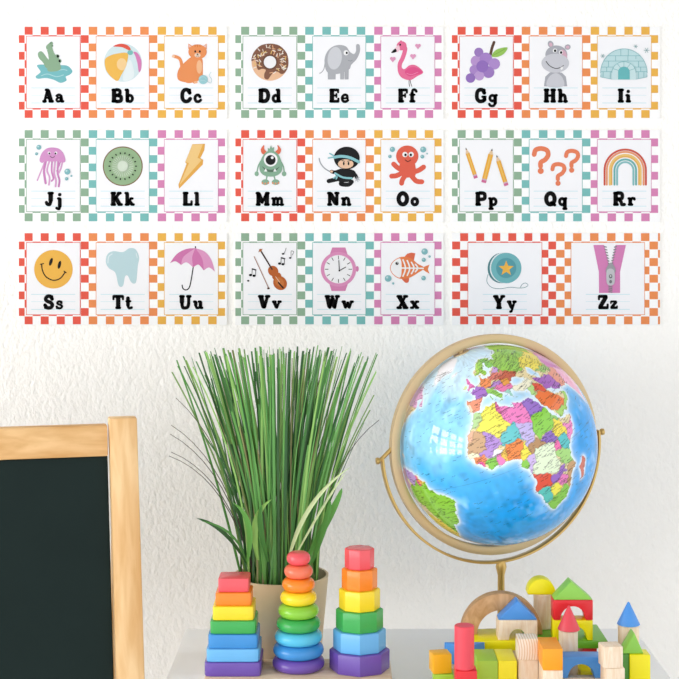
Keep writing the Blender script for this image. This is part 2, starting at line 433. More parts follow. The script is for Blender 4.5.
def art_jellyfish():
    a = Art(10, 120)
    for k, (pts, w) in enumerate([([(200, 235), (180, 285), (157, 342)], 8), ([(205, 235), (195, 290), (204, 358)], 13), ([(225, 235), (212, 285), (226, 325), (222, 367)], 10), ([(240, 235), (238, 290), (248, 330), (238, 345)], 10), ([(258, 235), (252, 300), (262, 340), (260, 376)], 11), ([(275, 235), (272, 300), (282, 340), (278, 376)], 11), ([(300, 235), (290, 275), (278, 300)], 9), ([(288, 235), (268, 290)], 8)]):
        a.L(pts, w, '#d38ac4' if k % 2 else '#e2a9d6')
    a.G([(170, 230), (180, 192), (208, 163), (243, 156), (280, 164), (306, 192), (316, 232), (300, 242), (275, 234), (243, 236), (208, 234), (184, 243)], '#dd9bd0', True)
    a.E(224, 188, 8, 9, WHT, n=14); a.E(262, 188, 8, 9, WHT, n=14); a.E(225, 190, 5, 6, BLK, n=12); a.E(260, 190, 5, 6, BLK, n=12); a.L([(230, 206), (243, 214), (255, 206)], 3, BLK)
    bubbles(a, [(166, 155, 14), (153, 192, 9), (327, 293, 17), (323, 333, 10), (350, 317, 6)])
    return a
def art_kiwi():
    a = Art(10, 120); cx, cy = 640, 262
    a.E(cx, cy, 113, 112, '#86684a', n=56); a.E(cx, cy, 107, 106, '#9dbd92', n=56); a.E(cx, cy, 66, 66, '#adc9a2', n=40)
    for k in range(28):
        t = 2*PI*k/28; a.L([(cx+20*math.cos(t), cy+20*math.sin(t)), (cx+58*math.cos(t), cy+58*math.sin(t))], 3.5, '#d3e2cc')
    a.E(cx, cy, 30, 30, '#dbe8d5', n=24)
    for k in range(18):
        t = 2*PI*k/18; a.E(cx+75*math.cos(t), cy+74*math.sin(t), 6, 4, BLK, rot=math.degrees(t), n=10)
    return a
def art_lightning():
    a = Art(120, 120)
    a.G([(410, 138), (482, 135), (478, 172), (456, 216), (472, 226), (470, 252), (336, 389), (332, 366), (378, 248), (370, 240)], '#eeb252')
    a.G([(410, 141), (470, 138), (440, 214), (464, 226), (337, 370), (392, 244), (370, 238)], '#fad28a')
    return a
def art_monster():
    a = Art(228, 120); g = '#8db69b'
    for p in ([(185, 235), (172, 262), (165, 295)], [(302, 240), (314, 265), (318, 295)], [(222, 312), (216, 345)], [(260, 312), (268, 345)]): a.L(p, 8, g)
    a.E(163, 305, 12, 14, g, n=16); a.E(318, 305, 13, 14, g, n=16)
    for x in (212, 270):
        a.E(x, 352, 22, 16, g, n=20)
        for d in (-16, 0, 16): a.E(x+d, 360+(0 if d == 0 else -3), 5, 6, '#ee9a72', n=10)
    a.G([(226, 180), (226, 158), (236, 164), (244, 142), (250, 160), (262, 153), (260, 182)], g)
    a.G([(192, 190), (187, 165), (205, 142), (206, 165), (224, 186), (210, 196)], '#ec7557', True); a.G([(294, 190), (300, 165), (280, 142), (282, 165), (262, 186), (276, 196)], '#ec7557', True)
    a.G([(242, 172), (282, 192), (304, 240), (306, 285), (282, 312), (242, 321), (202, 312), (180, 285), (182, 240), (206, 192)], g, True)
    a.E(242, 225, 39, 39, WHT); a.E(242, 227, 28, 28, BLK); a.E(251, 214, 8, 8, WHT, n=14)
    a.G([(192, 262), (215, 288), (243, 296), (272, 288), (292, 264), (272, 276), (243, 282), (215, 276)], '#5e7a67', True)
    for x in (214, 266): a.G([(x-9, 292), (x, 274), (x+9, 292)], WHT)
    return a
def art_ninja():
    a = Art(228, 120); t = '#8fcdd3'
    a.L([(516, 218), (524, 245), (548, 275), (582, 295)], 7, '#a9adb3')
    a.L([(640, 285), (606, 296), (586, 292)], 20, BLK); a.L([(640, 330), (605, 338), (570, 346)], 24, BLK); a.L([(650, 340), (640, 362), (680, 366), (700, 350)], 24, BLK)
    a.G([(604, 290), (660, 276), (712, 286), (722, 310), (700, 335), (685, 350), (630, 350), (612, 320)], BLK, True); a.L([(700, 292), (722, 314), (728, 328)], 20, BLK)
    a.L([(606, 302), (650, 325), (700, 330)], 11, t); a.L([(612, 318), (598, 330)], 7, t); a.L([(618, 322), (612, 334)], 7, t)
    a.L([(602, 205), (576, 190)], 8, t); a.L([(602, 210), (568, 216)], 8, t); a.E(602, 208, 9, 9, t, n=12)
    a.E(672, 216, 73, 64, BLK, n=44); a.L([(602, 212), (640, 206), (690, 214), (740, 238)], 16, t); a.E(666, 249, 44, 26, '#f5ccab')
    a.E(655, 247, 5, 10, BLK, n=14); a.E(682, 247, 5, 10, BLK, n=14); a.L([(644, 230), (660, 234)], 4, BLK); a.L([(676, 234), (694, 230)], 4, BLK)
    a.E(586, 292, 8, 7, '#f5ccab', n=12)
    for k in range(3):
        an = PI*k/3+.3; a.L([(732-14*math.cos(an), 336-14*math.sin(an)), (732+14*math.cos(an), 336+14*math.sin(an))], 4, '#b9bcc1')
    return a
def art_octopus():
    a = Art(340, 120); r = '#e9654f'
    for p in ([(365, 292), (325, 270), (303, 250)], [(350, 300), (320, 315), (292, 318)], [(368, 315), (352, 340), (348, 358)], [(400, 312), (430, 345), (462, 350)], [(412, 295), (445, 285), (472, 267)]): a.L(p, 28, r)
    a.G([(348, 232), (412, 232), (428, 275), (424, 318), (392, 326), (356, 322), (334, 288)], r, True); a.E(380, 205, 63, 60, r, n=40)
    a.E(367, 196, 15, 15, WHT, n=18); a.E(402, 196, 15, 15, WHT, n=18); a.E(370, 198, 7, 8, BLK, n=14); a.E(400, 198, 7, 8, BLK, n=14); a.L([(368, 226), (384, 236), (399, 226)], 4, BLK)
    bubbles(a, [(296, 167, 15), (282, 207, 10), (470, 168, 17), (465, 208, 11), (492, 191, 5)])
    return a
def art_pencils():
    a = Art(445, 120)
    for (tx, ty), (ex, ey), w in (((117, 160), (174, 330), 23), ((265, 166), (217, 355), 28), ((291, 203), (346, 372), 25)):
        dx, dy = ex-tx, ey-ty; l = math.hypot(dx, dy); dx /= l; dy /= l; nx, ny = -dy, dx; h = w/2
        q = lambda t, k: (tx+dx*t+nx*k*h, ty+dy*t+ny*k*h)
        a.G([q(30, -1), q(30, 1), q(l-22, 1), q(l-22, -1)], '#f4b440'); a.G([q(30, -.3), q(30, .3), q(l-22, .3), q(l-22, -.3)], '#f8c667')
        a.G([q(0, 0), q(31, 1), q(31, -1)], '#f3d3ae'); a.G([q(-4, 0), q(9, .38), q(9, -.38)], BLK)
        a.G([q(l-22, -1), q(l-22, 1), q(l-14, 1), q(l-14, -1)], '#d9b8c8'); a.G([q(l-14, -1), q(l-14, 1), q(l, .95), q(l, -.95)], '#d9719f')
    return a
def art_questions():
    a = Art(445, 120); c = '#f28760'
    for cx, top, hgt in ((544, 150, 157), (641, 240, 134), (718, 165, 135)):
        s = hgt/157
        a.L([(cx-41*s, top+46*s), (cx-32*s, top+20*s), (cx-2*s, top+12*s), (cx+30*s, top+22*s), (cx+38*s, top+48*s), (cx+22*s, top+74*s), (cx-3*s, top+90*s), (cx-5*s, top+112*s)], 27*s, c)
        a.E(cx-4*s, top+139*s, 17*s, 17*s, c)
    return a
def art_rainbow():
    a = Art(555, 120)
    for r, c, w in ((117, '#d65a48', 11), (104, '#f3a174', 11), (87, '#f7cd7c', 12), (77, '#eeb95c', 8), (61, '#72bab7', 11), (46, '#8cc7c9', 11)):
        a.L([(395+r, 366)] + [(395+r*math.cos(PI*k/24), 285-r*math.sin(PI*k/24)) for k in range(25)] + [(395-r, 366)], w, c, False)
    return a
def art_smiley():
    a = Art(10, 225); a.E(248, 250, 109, 109, '#f8be52', n=56)
    a.E(234, 208, 9, 23, BLK, rot=18); a.E(282, 225, 9, 23, BLK, rot=14)
    a.L([(182, 222), (186, 256), (206, 292), (246, 312), (286, 302), (314, 267)], 6.5, BLK); a.L([(175, 222), (192, 218)], 6, BLK); a.L([(308, 261), (320, 269)], 6, BLK)
    return a
def art_tooth():
    a = Art(10, 225)
    a.G([(545, 212), (552, 168), (585, 148), (640, 153), (678, 131), (712, 138), (732, 182), (724, 235), (716, 318), (700, 331), (684, 318), (667, 286), (652, 292), (644, 336), (630, 350), (614, 335), (598, 270), (562, 244)], '#c5e2e7', True)
    a.L([(556, 215), (560, 180), (580, 163)], 5, '#eef8fa'); a.L([(715, 160), (722, 185)], 4, '#eef8fa')
    return a
def art_umbrella():
    a = Art(120, 225)
    a.L([(428, 130), (428, 122)], 7, '#4a4348'); a.L([(416, 235), (402, 320), (392, 355), (374, 367), (357, 358), (353, 340)], 6.5, BLK)
    cv = lambda p, n=5: catmull(p, n)
    a.G(cv([(428, 131), (375, 136), (322, 165), (284, 216)]) + cv([(284, 216), (315, 205), (347, 226)])[1:] + cv([(347, 226), (362, 178), (428, 131)])[1:-1], '#d97cb4')
    a.G(cv([(428, 131), (362, 178), (347, 226)]) + cv([(347, 226), (378, 211), (415, 240)])[1:] + cv([(415, 240), (410, 180), (428, 131)])[1:-1], '#eaa9d1')
    a.G(cv([(428, 131), (410, 180), (415, 240)]) + cv([(415, 240), (445, 224), (475, 257)])[1:] + cv([(475, 257), (466, 190), (428, 131)])[1:-1], '#d97cb4')
    a.G(cv([(428, 131), (466, 190), (475, 257)]) + cv([(475, 257), (505, 240), (538, 264)])[1:] + cv([(538, 264), (518, 196), (480, 150), (428, 131)])[1:-1], '#e79fcb')
    return a
def art_violin():
    a = Art(228, 225); v = '#c2652d'
    a.L([(148, 178), (228, 352)], 4, '#a2634c'); a.L([(152, 176), (234, 356)], 2, '#e7d5ca'); a.E(229, 358, 8, 6, '#5a3a2e', n=10)
    a.E(256, 260, 31, 28, v, rot=50); a.E(276, 290, 26, 24, v); a.E(295, 328, 42, 37, v, rot=50); a.E(292, 322, 30, 22, '#d17a3d', rot=50)
    a.L([(182, 140), (250, 250)], 8, '#4a322d'); a.E(184, 143, 8, 8, '#b9703b', n=12); a.L([(174, 152), (194, 136)], 4, '#b9703b')
    a.L([(270, 292), (292, 322)], 3, '#f0d9c2'); a.L([(286, 326), (312, 355)], 8, '#2c1d1a')
    for (x, y, s) in ((128, 283, 1), (292, 218, .95)):
        a.E(x, y, 9*s, 7*s, BLK, n=12); a.E(x+20*s, y+4*s, 9*s, 7*s, BLK, n=12); a.L([(x+8*s, y), (x+10*s, y-36*s)], 3, BLK); a.L([(x+28*s, y+4*s), (x+30*s, y-30*s)], 3, BLK); a.L([(x+10*s, y-35*s), (x+30*s, y-29*s)], 7*s, BLK, False)
    for x, y in ((115, 315), (312, 163), (352, 186)): a.E(x, y, 7, 5, BLK, n=12)
    a.L([(318, 162), (330, 130)], 2.5, BLK); a.L([(358, 184), (358, 148), (372, 152), (364, 170)], 2.5, BLK)
    return a
def art_watch():
    a = Art(228, 225); p = '#e597c3'; cx, cy = 625, 250
    a.G([(590, 127), (664, 127), (680, 178), (572, 178)], '#de89b8'); a.G([(570, 322), (682, 322), (664, 373), (586, 373)], '#de89b8')
    a.E(731, 248, 9, 16, '#d983b2'); a.E(cx, cy, 100, 98, p, n=52); a.E(cx, cy, 80, 80, '#fdfdfe', n=48)
    for k in range(12):
        t = PI*k/6; a.L([(cx+58*math.sin(t), cy-58*math.cos(t)), (cx+75*math.sin(t), cy-75*math.cos(t))], 4, BLK)
    a.L([(630, 258), (627, 200)], 4.5, BLK); a.L([(630, 258), (666, 238)], 4.5, BLK); a.E(630, 258, 5, 5, BLK, n=10)
    return a
def art_fish():
    a = Art(340, 225); o = '#f0864f'
    a.G([(362, 182), (380, 162), (404, 156), (426, 160), (416, 205)], '#e8704f'); a.G([(348, 296), (358, 316), (374, 327), (388, 320), (386, 292)], '#e8704f', True)
    a.G([(458, 243), (484, 232), (506, 224), (496, 250), (506, 276), (482, 262)], o)
    a.G([(282, 243), (300, 205), (345, 180), (396, 186), (438, 218), (476, 243), (438, 272), (392, 298), (340, 304), (300, 282)], o, True)
    a.G([(286, 243), (302, 208), (340, 190), (348, 243), (340, 296), (302, 278)], '#fefefe', True)
    a.L([(345, 243), (470, 245)], 8, WHT)
    for x, h in ((362, 46), (386, 42), (410, 32), (432, 21)): a.L([(x-6, 243-h), (x+8, 243), (x-6, 243+h)], 8, WHT)
    a.E(322, 217, 9, 9, BLK, n=14); a.E(324, 214, 3, 3, WHT, n=8)
    bubbles(a, [(478, 150, 18), (473, 197, 12), (506, 178, 7), (272, 302, 19), (300, 330, 7), (472, 300, 13)])
    return a
def art_yoyo():
    a = Art(445, 225)
    a.L([(242, 280), (236, 320), (262, 352), (310, 360), (365, 352), (415, 356), (450, 353), (468, 340), (455, 328), (436, 335), (425, 352)], 3, '#5a8f96')
    a.E(318, 243, 78, 86, '#4e868d', rot=8); a.E(330, 241, 78, 86, '#e9f3f4', rot=5)
    a.E(345, 243, 86, 86, '#76bcc2', n=48); a.E(345, 243, 57, 57, '#5ba3ac', n=40)
    a.G([(345+(45 if k % 2 == 0 else 19)*math.sin(PI*k/5), 246-(45 if k % 2 == 0 else 19)*math.cos(PI*k/5)) for k in range(10)], '#f7bd4f')
    return a
def art_zipper():
    a = Art(555, 225); p = '#df88bf'
    a.G([(215, 113), (276, 113), (304, 225), (312, 384), (247, 384), (246, 265)], p); a.G([(340, 113), (399, 113), (366, 265), (366, 384), (306, 384), (318, 225)], p)
    for k in range(7):
        t = k/6; a.L([(276+24*t, 122+95*t), (288+18*t, 125+95*t)], 7, '#8d8d92', False); a.L([(346-22*t, 122+92*t), (334-18*t, 125+92*t)], 7, '#8d8d92', False)
    for k in range(4): a.L([(302, 346+10*k), (320, 350+10*k)], 6, '#8d8d92', False)
    a.G([(312, 213), (336, 240), (335, 270), (288, 270), (290, 240)], '#a3a4a9', True); a.G([(292, 255), (330, 255), (334, 325), (312, 342), (290, 325)], '#c9cacf', True); a.E(312, 290, 10, 12, '#77787d'); a.E(312, 320, 8, 10, '#77787d')
    a.E(312, 288, 4, 5, '#e8e8ea', n=10)
    return a

def el(cx, cy, rx, ry, w): return ('l', [(cx+rx*math.cos(2*PI*k/20), cy+ry*math.sin(2*PI*k/20)) for k in range(21)], w)
def l(*a): return ('l', list(a[:-1]), a[-1])
def c(*a): return ('c', list(a[:-1]), a[-1])
def dot(x, y, r): return ('d', (x, y), r)
GL = {
 'A': [l((16,6),(37,88),15), l((41,90),(64,6),25), l((24,34),(56,34),13), l((6,7),(28,7),14), l((50,7),(80,7),14), l((24,93),(46,93),14)],
 'B': [l((20,6),(20,94),25), l((6,7),(40,7),14), l((6,93),(40,93),14), c((38,92),(60,86),(60,60),(38,53),20), c((38,52),(68,44),(68,14),(38,8),22)],
 'C': [c((68,70),(55,90),(32,90),(17,70),(17,30),(34,10),(58,12),(72,28),23), l((70,92),(70,68),14)],
 'D': [l((20,6),(20,94),25), l((6,7),(34,7),14), l((6,93),(34,93),14), c((30,90),(60,84),(72,50),(60,16),(30,10),24)],
 'E': [l((20,6),(20,94),25), l((6,93),(64,93),14), l((6,7),(66,7),14), l((30,51),(52,51),13), l((64,92),(64,74),13), l((66,8),(66,28),13), l((52,62),(52,40),11)],
 'F': [l((20,6),(20,94),25), l((6,93),(64,93),14), l((6,7),(40,7),14), l((30,51),(52,51),13), l((64,92),(64,72),13), l((52,62),(52,40),11)],
 'G': [c((68,70),(55,90),(32,90),(17,70),(17,30),(34,10),(58,12),(70,24),23), l((70,92),(70,68),14), l((50,42),(82,42),14), l((70,42),(70,12),20)],
 'H': [l((20,6),(20,94),24), l((68,6),(68,94),24), l((20,50),(68,50),15), l((5,7),(36,7),14), l((53,7),(84,7),14), l((5,93),(36,93),14), l((53,93),(84,93),14)],
 'I': [l((22,6),(22,94),24), l((5,7),(40,7),14), l((5,93),(40,93),14)],
 'J': [l((38,94),(38,30),25), c((38,30),(30,10),(14,12),(8,24),20), l((20,93),(56,93),14)],
 'K': [l((20,6),(20,94),24), l((5,7),(36,7),14), l((5,93),(36,93),14), l((28,46),(62,90),17), l((38,58),(66,8),24), l((50,93),(76,93),14), l((54,7),(84,7),14)],
 'L': [l((20,6),(20,94),25), l((6,93),(38,93),14), l((6,7),(64,7),14), l((64,8),(64,32),14)],
 'M': [l((18,6),(18,92),20), l((20,90),(48,24),24), l((48,24),(78,90),16), l((80,6),(80,92),25), l((5,7),(32,7),14), l((64,7),(96,7),14), l((5,93),(26,93),14), l((72,93),(96,93),14)],
 'N': [l((18,6),(18,92),18), l((22,90),(66,12),26), l((70,8),(70,92),18), l((5,7),(32,7),14), l((5,93),(28,93),14), l((56,93),(84,93),14)],
 'O': [el(42,50,30,40,25)],
 'P': [l((20,6),(20,94),25), l((6,7),(38,7),14), l((6,93),(38,93),14), c((34,92),(66,86),(66,52),(34,46),22)],
 'Q': [el(42,50,30,40,25), l((46,26),(76,4),18)],
 'R': [l((20,6),(20,94),25), l((6,7),(38,7),14), l((6,93),(38,93),14), c((34,92),(64,86),(64,54),(34,48),22), c((42,46),(58,30),(64,10),(82,10),20)],
 'S': [c((62,72),(50,90),(28,90),(16,72),(28,56),(52,46),(64,28),(50,10),(26,10),(12,28),22), l((62,92),(62,70),13), l((12,8),(12,30),13)],
 'T': [l((40,6),(40,94),25), l((6,93),(74,93),15), l((6,92),(6,70),13), l((74,92),(74,70),13), l((24,7),(56,7),14)],
 'U': [l((20,94),(20,40),25), c((20,40),(26,12),(44,8),(62,16),(68,40),20), l((68,40),(68,94),18), l((5,93),(36,93),14), l((54,93),(84,93),14)],
 'V': [l((20,92),(42,10),26), l((46,10),(68,92),17), l((4,93),(38,93),14), l((54,93),(84,93),14)],
 'W': [l((18,92),(36,10),25), l((36,10),(54,80),16), l((54,80),(70,10),25), l((72,10),(90,92),16), l((3,93),(34,93),14), l((76,93),(104,93),14), l((44,93),(62,93),12)],
 'X': [l((20,92),(66,8),26), l((64,92),(20,8),16), l((5,93),(38,93),14), l((52,93),(80,93),14), l((5,7),(36,7),14), l((50,7),(82,7),14)],
 'Y': [l((18,92),(42,46),25), l((42,46),(68,92),17), l((42,50),(42,6),25), l((4,93),(34,93),14), l((56,93),(82,93),14), l((26,7),(58,7),14)],
 'Z': [l((10,93),(66,93),15), l((62,90),(16,10),24), l((10,7),(72,7),15), l((10,92),(10,70),13), l((72,8),(72,32),13)],
 'a': [c((14,48),(30,56),(46,46),(46,20),16), l((46,36),(46,8),20), c((46,34),(24,34),(13,22),(20,9),(36,11),(46,22),14), l((46,7),(62,7),13)],
 'b': [l((18,6),(18,94),21), l((4,93),(18,93),13), el(36,30,18,22,18)],
 'c': [c((48,42),(38,54),(20,50),(13,30),(22,10),(40,8),(54,18),18), dot(48,44,10)],
 'd': [l((52,6),(52,94),21), l((38,93),(52,93),13), l((52,7),(66,7),13), el(32,30,18,22,18)],
 'e': [l((15,30),(50,32),12), c((50,32),(46,52),(26,54),(13,34),(20,11),(40,8),(54,17),16)],
 'f': [l((24,6),(24,70),21), c((24,70),(30,90),(46,91),(54,80),16), l((6,56),(46,56),13), l((8,7),(44,7),13)],
 'g': [el(32,32,18,20,17), l((52,54),(52,-8),20), c((52,-6),(38,-23),(18,-21),(10,-11),16), l((52,55),(64,55),13)],
 'h': [l((18,6),(18,94),21), l((4,93),(18,93),13), c((18,40),(34,55),(50,46),(54,8),19), l((4,7),(32,7),13), l((42,7),(68,7),13)],
 'i': [l((18,6),(18,54),21), l((4,55),(18,55),13), l((4,7),(34,7),13), dot(18,80,13)],
 'j': [l((26,54),(26,-8),21), c((26,-6),(20,-22),(4,-16),17), l((12,55),(26,55),13), dot(26,80,13)],
 'k': [l((18,6),(18,94),21), l((4,93),(18,93),13), l((4,7),(32,7),13), l((24,28),(48,54),14), l((32,36),(54,8),20), l((38,55),(60,55),12), l((44,7),(68,7),13)],
 'l': [l((18,6),(18,94),21), l((4,93),(18,93),13), l((4,7),(34,7),13)],
 'm': [l((16,6),(16,54),19), c((16,40),(30,55),(42,44),(42,8),17), c((42,40),(58,55),(70,44),(70,8),17), l((4,7),(28,7),13), l((34,7),(52,7),13), l((60,7),(84,7),13), l((3,55),(16,55),13)],
 'n': [l((18,6),(18,54),21), c((18,40),(34,55),(50,46),(54,8),19), l((4,7),(32,7),13), l((42,7),(68,7),13), l((4,55),(18,55),13)],
 'o': [el(30,30,19,22,20)],
 'p': [l((18,54),(18,-24),21), el(36,30,18,22,18), l((4,-23),(34,-23),13), l((4,55),(18,55),13)],
 'q': [l((52,54),(52,-24),21), el(32,30,18,22,18), l((38,-23),(66,-23),13), l((52,55),(62,55),13)],
 'r': [l((18,6),(18,54),21), c((18,36),(30,53),(46,52),17), dot(48,47,10), l((4,7),(36,7),13), l((4,55),(18,55),13)],
 's': [c((42,44),(32,54),(16,51),(14,38),(34,30),(46,20),(36,7),(18,7),(8,18),14), l((43,54),(43,42),10), l((8,6),(8,18),10)],
 't': [l((22,84),(22,22),21), c((22,22),(30,7),(48,11),16), l((6,56),(44,56),13)],
 'u': [l((16,54),(16,24),20), c((16,24),(24,9),(40,11),(50,26),16), l((50,54),(50,8),20), l((3,55),(16,55),13), l((37,55),(50,55),13), l((50,7),(64,7),13)],
 'v': [l((14,54),(32,10),20), l((34,10),(52,54),14), l((2,55),(28,55),13), l((42,55),(64,55),13)],
 'w': [l((14,54),(28,10),19), l((28,10),(42,46),13), l((42,48),(54,10),19), l((56,10),(70,54),13), l((2,55),(26,55),13), l((60,55),(82,55),13)],
 'x': [l((14,54),(50,8),20), l((50,54),(14,8),13), l((3,55),(28,55),12), l((38,55),(62,55),12), l((3,7),(26,7),12), l((36,7),(62,7),12)],
 'y': [l((14,54),(34,8),20), l((54,54),(32,-16),14), dot(25,-18,10), l((2,55),(28,55),13), l((42,55),(66,55),13)],
 'z': [l((8,54),(48,54),13), l((46,52),(12,10),17), l((8,7),(52,7),13), l((8,54),(8,42),10), l((52,8),(52,20),10)],
}
def glyph(ch):
    polys = []
    for kind, p, w in GL[ch]:
        if kind == 'd': polys.append([(p[0]+w*math.cos(2*PI*k/14), p[1]+w*math.sin(2*PI*k/14)) for k in range(14)])
        elif kind == 'l' and len(p) == 2 and w >= 17:
            (x0, y0), (x1, y1) = p; k = math.hypot(x1-x0, y1-y0); q = max(0, w*.65-7)/k
            polys += stroke_polys([(x0+(x1-x0)*q, y0+(y1-y0)*q), (x1-(x1-x0)*q, y1-(y1-y0)*q)], w*1.3)
        elif kind == 'l' and len(p) == 2 and p[0][1] == p[1][1] and w <= 15:     # short soft slab
            (x0, y), (x1, _) = p; up = 2.5 if y in (7, -23) else (-2.5 if y in (93, 55) else 0)
            q = min(5.0, (x1-x0)*.2); polys += stroke_polys([(x0+q, y+up), (x1-q, y+up)], w*1.5 if up else w*1.2)
        else: polys += stroke_polys(catmull(p, 5) if kind == 'c' else p, w*1.22)
    xs = [x for q in polys for x, y in q]
    return polys, min(xs), max(xs)

def lettering(text, cxpx, basepx, cap=14.0):
    mb = MB(); s = cap/100; pen = 0; items = []
    for ch in text:
        polys, a, b = glyph(ch); items.append((polys, pen-a)); pen += b-a+9
    pen -= 9; d = T0+.0008
    for polys, off in items:
        for q in polys:
            vs = [wallpt(cxpx+(x+off-pen/2)*s, basepx-y*s, d) for x, y in q]
            a = sum(q[i][0]*q[(i+1) % len(q)][1]-q[(i+1) % len(q)][0]*q[i][1] for i in range(len(q)))
            if a < 0: vs.reverse()
            mb.add(vs, [tuple(range(len(vs)))], BLACKINK)
    return mb

def rect(mb, x0, y0, x1, y1, d, m):
    mb.add([wallpt(x0, y1, d), wallpt(x1, y1, d), wallpt(x1, y0, d), wallpt(x0, y0, d)], [(0, 1, 2, 3)], m)

def card(parent, x0, x1, y0, colour, gx, pitch, panel, text, picname, picfn, base, par=0):
    """one printed card: board, checks and writing panel; picture and lettering are its children"""
    y1 = y0+92.2; mb = MB(); m = ink(INKS[colour])
    a = wallpt(x0, y1, T0); b = wallpt(x1, y0, 0)
    mb.box((a[0], -T0, a[2]), (b[0], 0, b[2]), PAPER)
    rh = 8.31; gy = y0+.15
    for r in range(11):
        for k in range(-2, 14):
            if (r+k+par) % 2 or (colour in ('yellow', 'pink') and k > 7): continue
            cx0, cx1 = max(x0, gx+k*pitch), min(x1, gx+(k+1)*pitch)
            cy0, cy1 = gy+r*rh+.15, min(y1, gy+(r+1)*rh-.3)
            if cx1-cx0 < .3: continue
            rect(mb, cx0, cy0, cx1, cy1, T0+.0001, m)
    px0, px1 = panel; py0, py1 = y0+9.9, y0+81.4
    rect(mb, px0-.6, py0-.6, px1+.6, py1+.6, T0+.0003, m)
    rect(mb, px0, py0, px1, py1, T0+.0004, PAPER2)
    pc = (px0+px1)/2
    for dy, w in ((-14.7, .65), (-7.4, .35), (.3, .65)):
        rect(mb, pc-22, base+dy-w/2, pc+22, base+dy+w/2, T0+.0005, LINEINK)
    cd = obj('letter_card', mb, parent)
    cd['label'] = 'card with letters %s and a picture of %s in a %s checked border' % (text, picname.replace('_', ' '), colour)
    obj(picname + '_picture', picfn().mb, cd)
    obj('lettering', lettering(text, pc, base), cd)

ROWS = [26.8, 130.0, 232.9]
BASES = [15+497/Art.S, 120+486/Art.S, 225+475/Art.S]
ROY, GTP = ('red', 'orange', 'yellow'), ('green', 'teal', 'pink')
STR = [
 [(ROY, [('Aa', 'alligator', art_alligator), ('Bb', 'beach_ball', art_beach_ball), ('Cc', 'orange_cat', art_cat)]),
  (GTP, [('Dd', 'chocolate_donut', art_donut), ('Ee', 'grey_elephant', art_elephant), ('Ff', 'flamingo', art_flamingo)]),
  (ROY, [('Gg', 'purple_grapes', art_grapes), ('Hh', 'hippo', art_hippo), ('Ii', 'igloo', art_igloo)])],
 [(GTP, [('Jj', 'jellyfish', art_jellyfish), ('Kk', 'kiwi_slice', art_kiwi), ('Ll', 'lightning_bolt', art_lightning)]),
  (ROY, [('Mm', 'green_monster', art_monster), ('Nn', 'ninja', art_ninja), ('Oo', 'red_octopus', art_octopus)]),
  (GTP, [('Pp', 'three_pencils', art_pencils), ('Qq', 'question_marks', art_questions), ('Rr', 'rainbow', art_rainbow)])],
 [(ROY, [('Ss', 'smiling_face', art_smiley), ('Tt', 'tooth', art_tooth), ('Uu', 'pink_umbrella', art_umbrella)]),
  (GTP, [('Vv', 'violin', art_violin), ('Ww', 'pink_watch', art_watch), ('Xx', 'skeleton_fish', art_fish)]),
  (('red', 'orange'), [('Yy', 'yoyo', art_yoyo), ('Zz', 'pink_zipper', art_zipper)])],
]
for r in range(3):
    for s in range(3):
        cols, cards = STR[r][s]; dx = 216.25*s; y0 = ROWS[r]
        names = [q[1].replace('_', ' ') for q in cards]
        base = wallpt(19.2+dx+104, y0+92.2, 0)
        root = empty('alphabet_strip', base, 'alphabet wall strip %s with %s' % (' '.join(q[0] for q in cards), ', '.join(names[:-1]) + ' and ' + names[-1]), 'poster', 'alphabet strips on the wall')
        if len(cards) == 3:
            G = [(19.2, 89.0, 25.0, 8.02, (27.1, 80.2)), (89.0, 157.7, 89.0, 8.57, (96.7, 149.2)), (157.7, 227.0, 157.9, 8.41, (164.8, 218.1))]
            for q, (a, b, gx, pt, pn), colr in zip(cards, G, cols):
                card(root, a+dx, b+dx, y0, colr, gx+dx, pt, (pn[0]+dx, pn[1]+dx), q[0], q[1], q[2], BASES[r])
        else:
            card(root, 451.7, 555.8, y0, 'red', 460.0, 8.01, (468.0, 541.3), *cards[0], BASES[r])
            card(root, 555.8, 659.6, y0, 'orange', 555.8, 8.48, (571.0, 643.9), *cards[1], BASES[r])

# ------------------------------------------------------------------ chalkboard easel
EZ = 1.96
top = P(122.3, 417, EZ)
ea = empty('chalkboard_easel', (top.x-.25, top.y-.05, 0), 'pine framed chalkboard easel standing left of the plant', 'easel')
yaw = math.radians(14); lean = .115
ex = Vector((-math.cos(yaw), -math.sin(yaw), 0)); en = Vector((math.sin(yaw), -math.cos(yaw), 0))   # towards the left post; facing direction
hz = top.z
dn = Vector((.018, 0, -1)) + en*lean                                                              # down the post
def epos(a, d, n): return Vector((top.x, top.y, top.z)) + ex*a + dn*d + en*n                       # along, down, out
def ebox(mb, a0, a1, d0, d1, n0, n1, m, bevel=.002):
    bm = bmesh.new(); bmesh.ops.create_cube(bm, size=1)
    for v in bm.verts:
        v.co = epos(a0+(v.co.x+.5)*(a1-a0), d0+(v.co.z+.5)*(d1-d0), n0+(v.co.y+.5)*(n1-n0))
    bmesh.ops.recalc_face_normals(bm, faces=bm.faces[:])
    if bevel: bmesh.ops.bevel(bm, geom=bm.edges[:], offset=bevel, segments=2, affect='EDGES', profile=.5)
    mb.bm(bm, m)
BW = .56
for a in (0, BW):
    mb = MB(); ebox(mb, a-.0185, a+.0185, 0, hz, -.012, .012, PINE); obj('post', mb, ea, 40)
    mb = MB(); bm = bmesh.new(); bmesh.ops.create_cube(bm, size=1)
    for v in bm.verts:
        d = (v.co.z+.5); base = epos(a, .03+d*(hz-.03), -.02-d*(lean*hz+.22)+0*d); v.co = base + ex*(v.co.x*.026) + en*(v.co.y*.02)
        if d > .5: v.co.z = 0
    bmesh.ops.recalc_face_normals(bm, faces=bm.faces[:]); mb.bm(bm, PINE); obj('rear_leg', mb, ea)
g = .0024
mb = MB(); ebox(mb, .0185+g, BW-.0185-g, .009, .050, -.012, .008, PINE_X); obj('top_rail', mb, ea, 40)
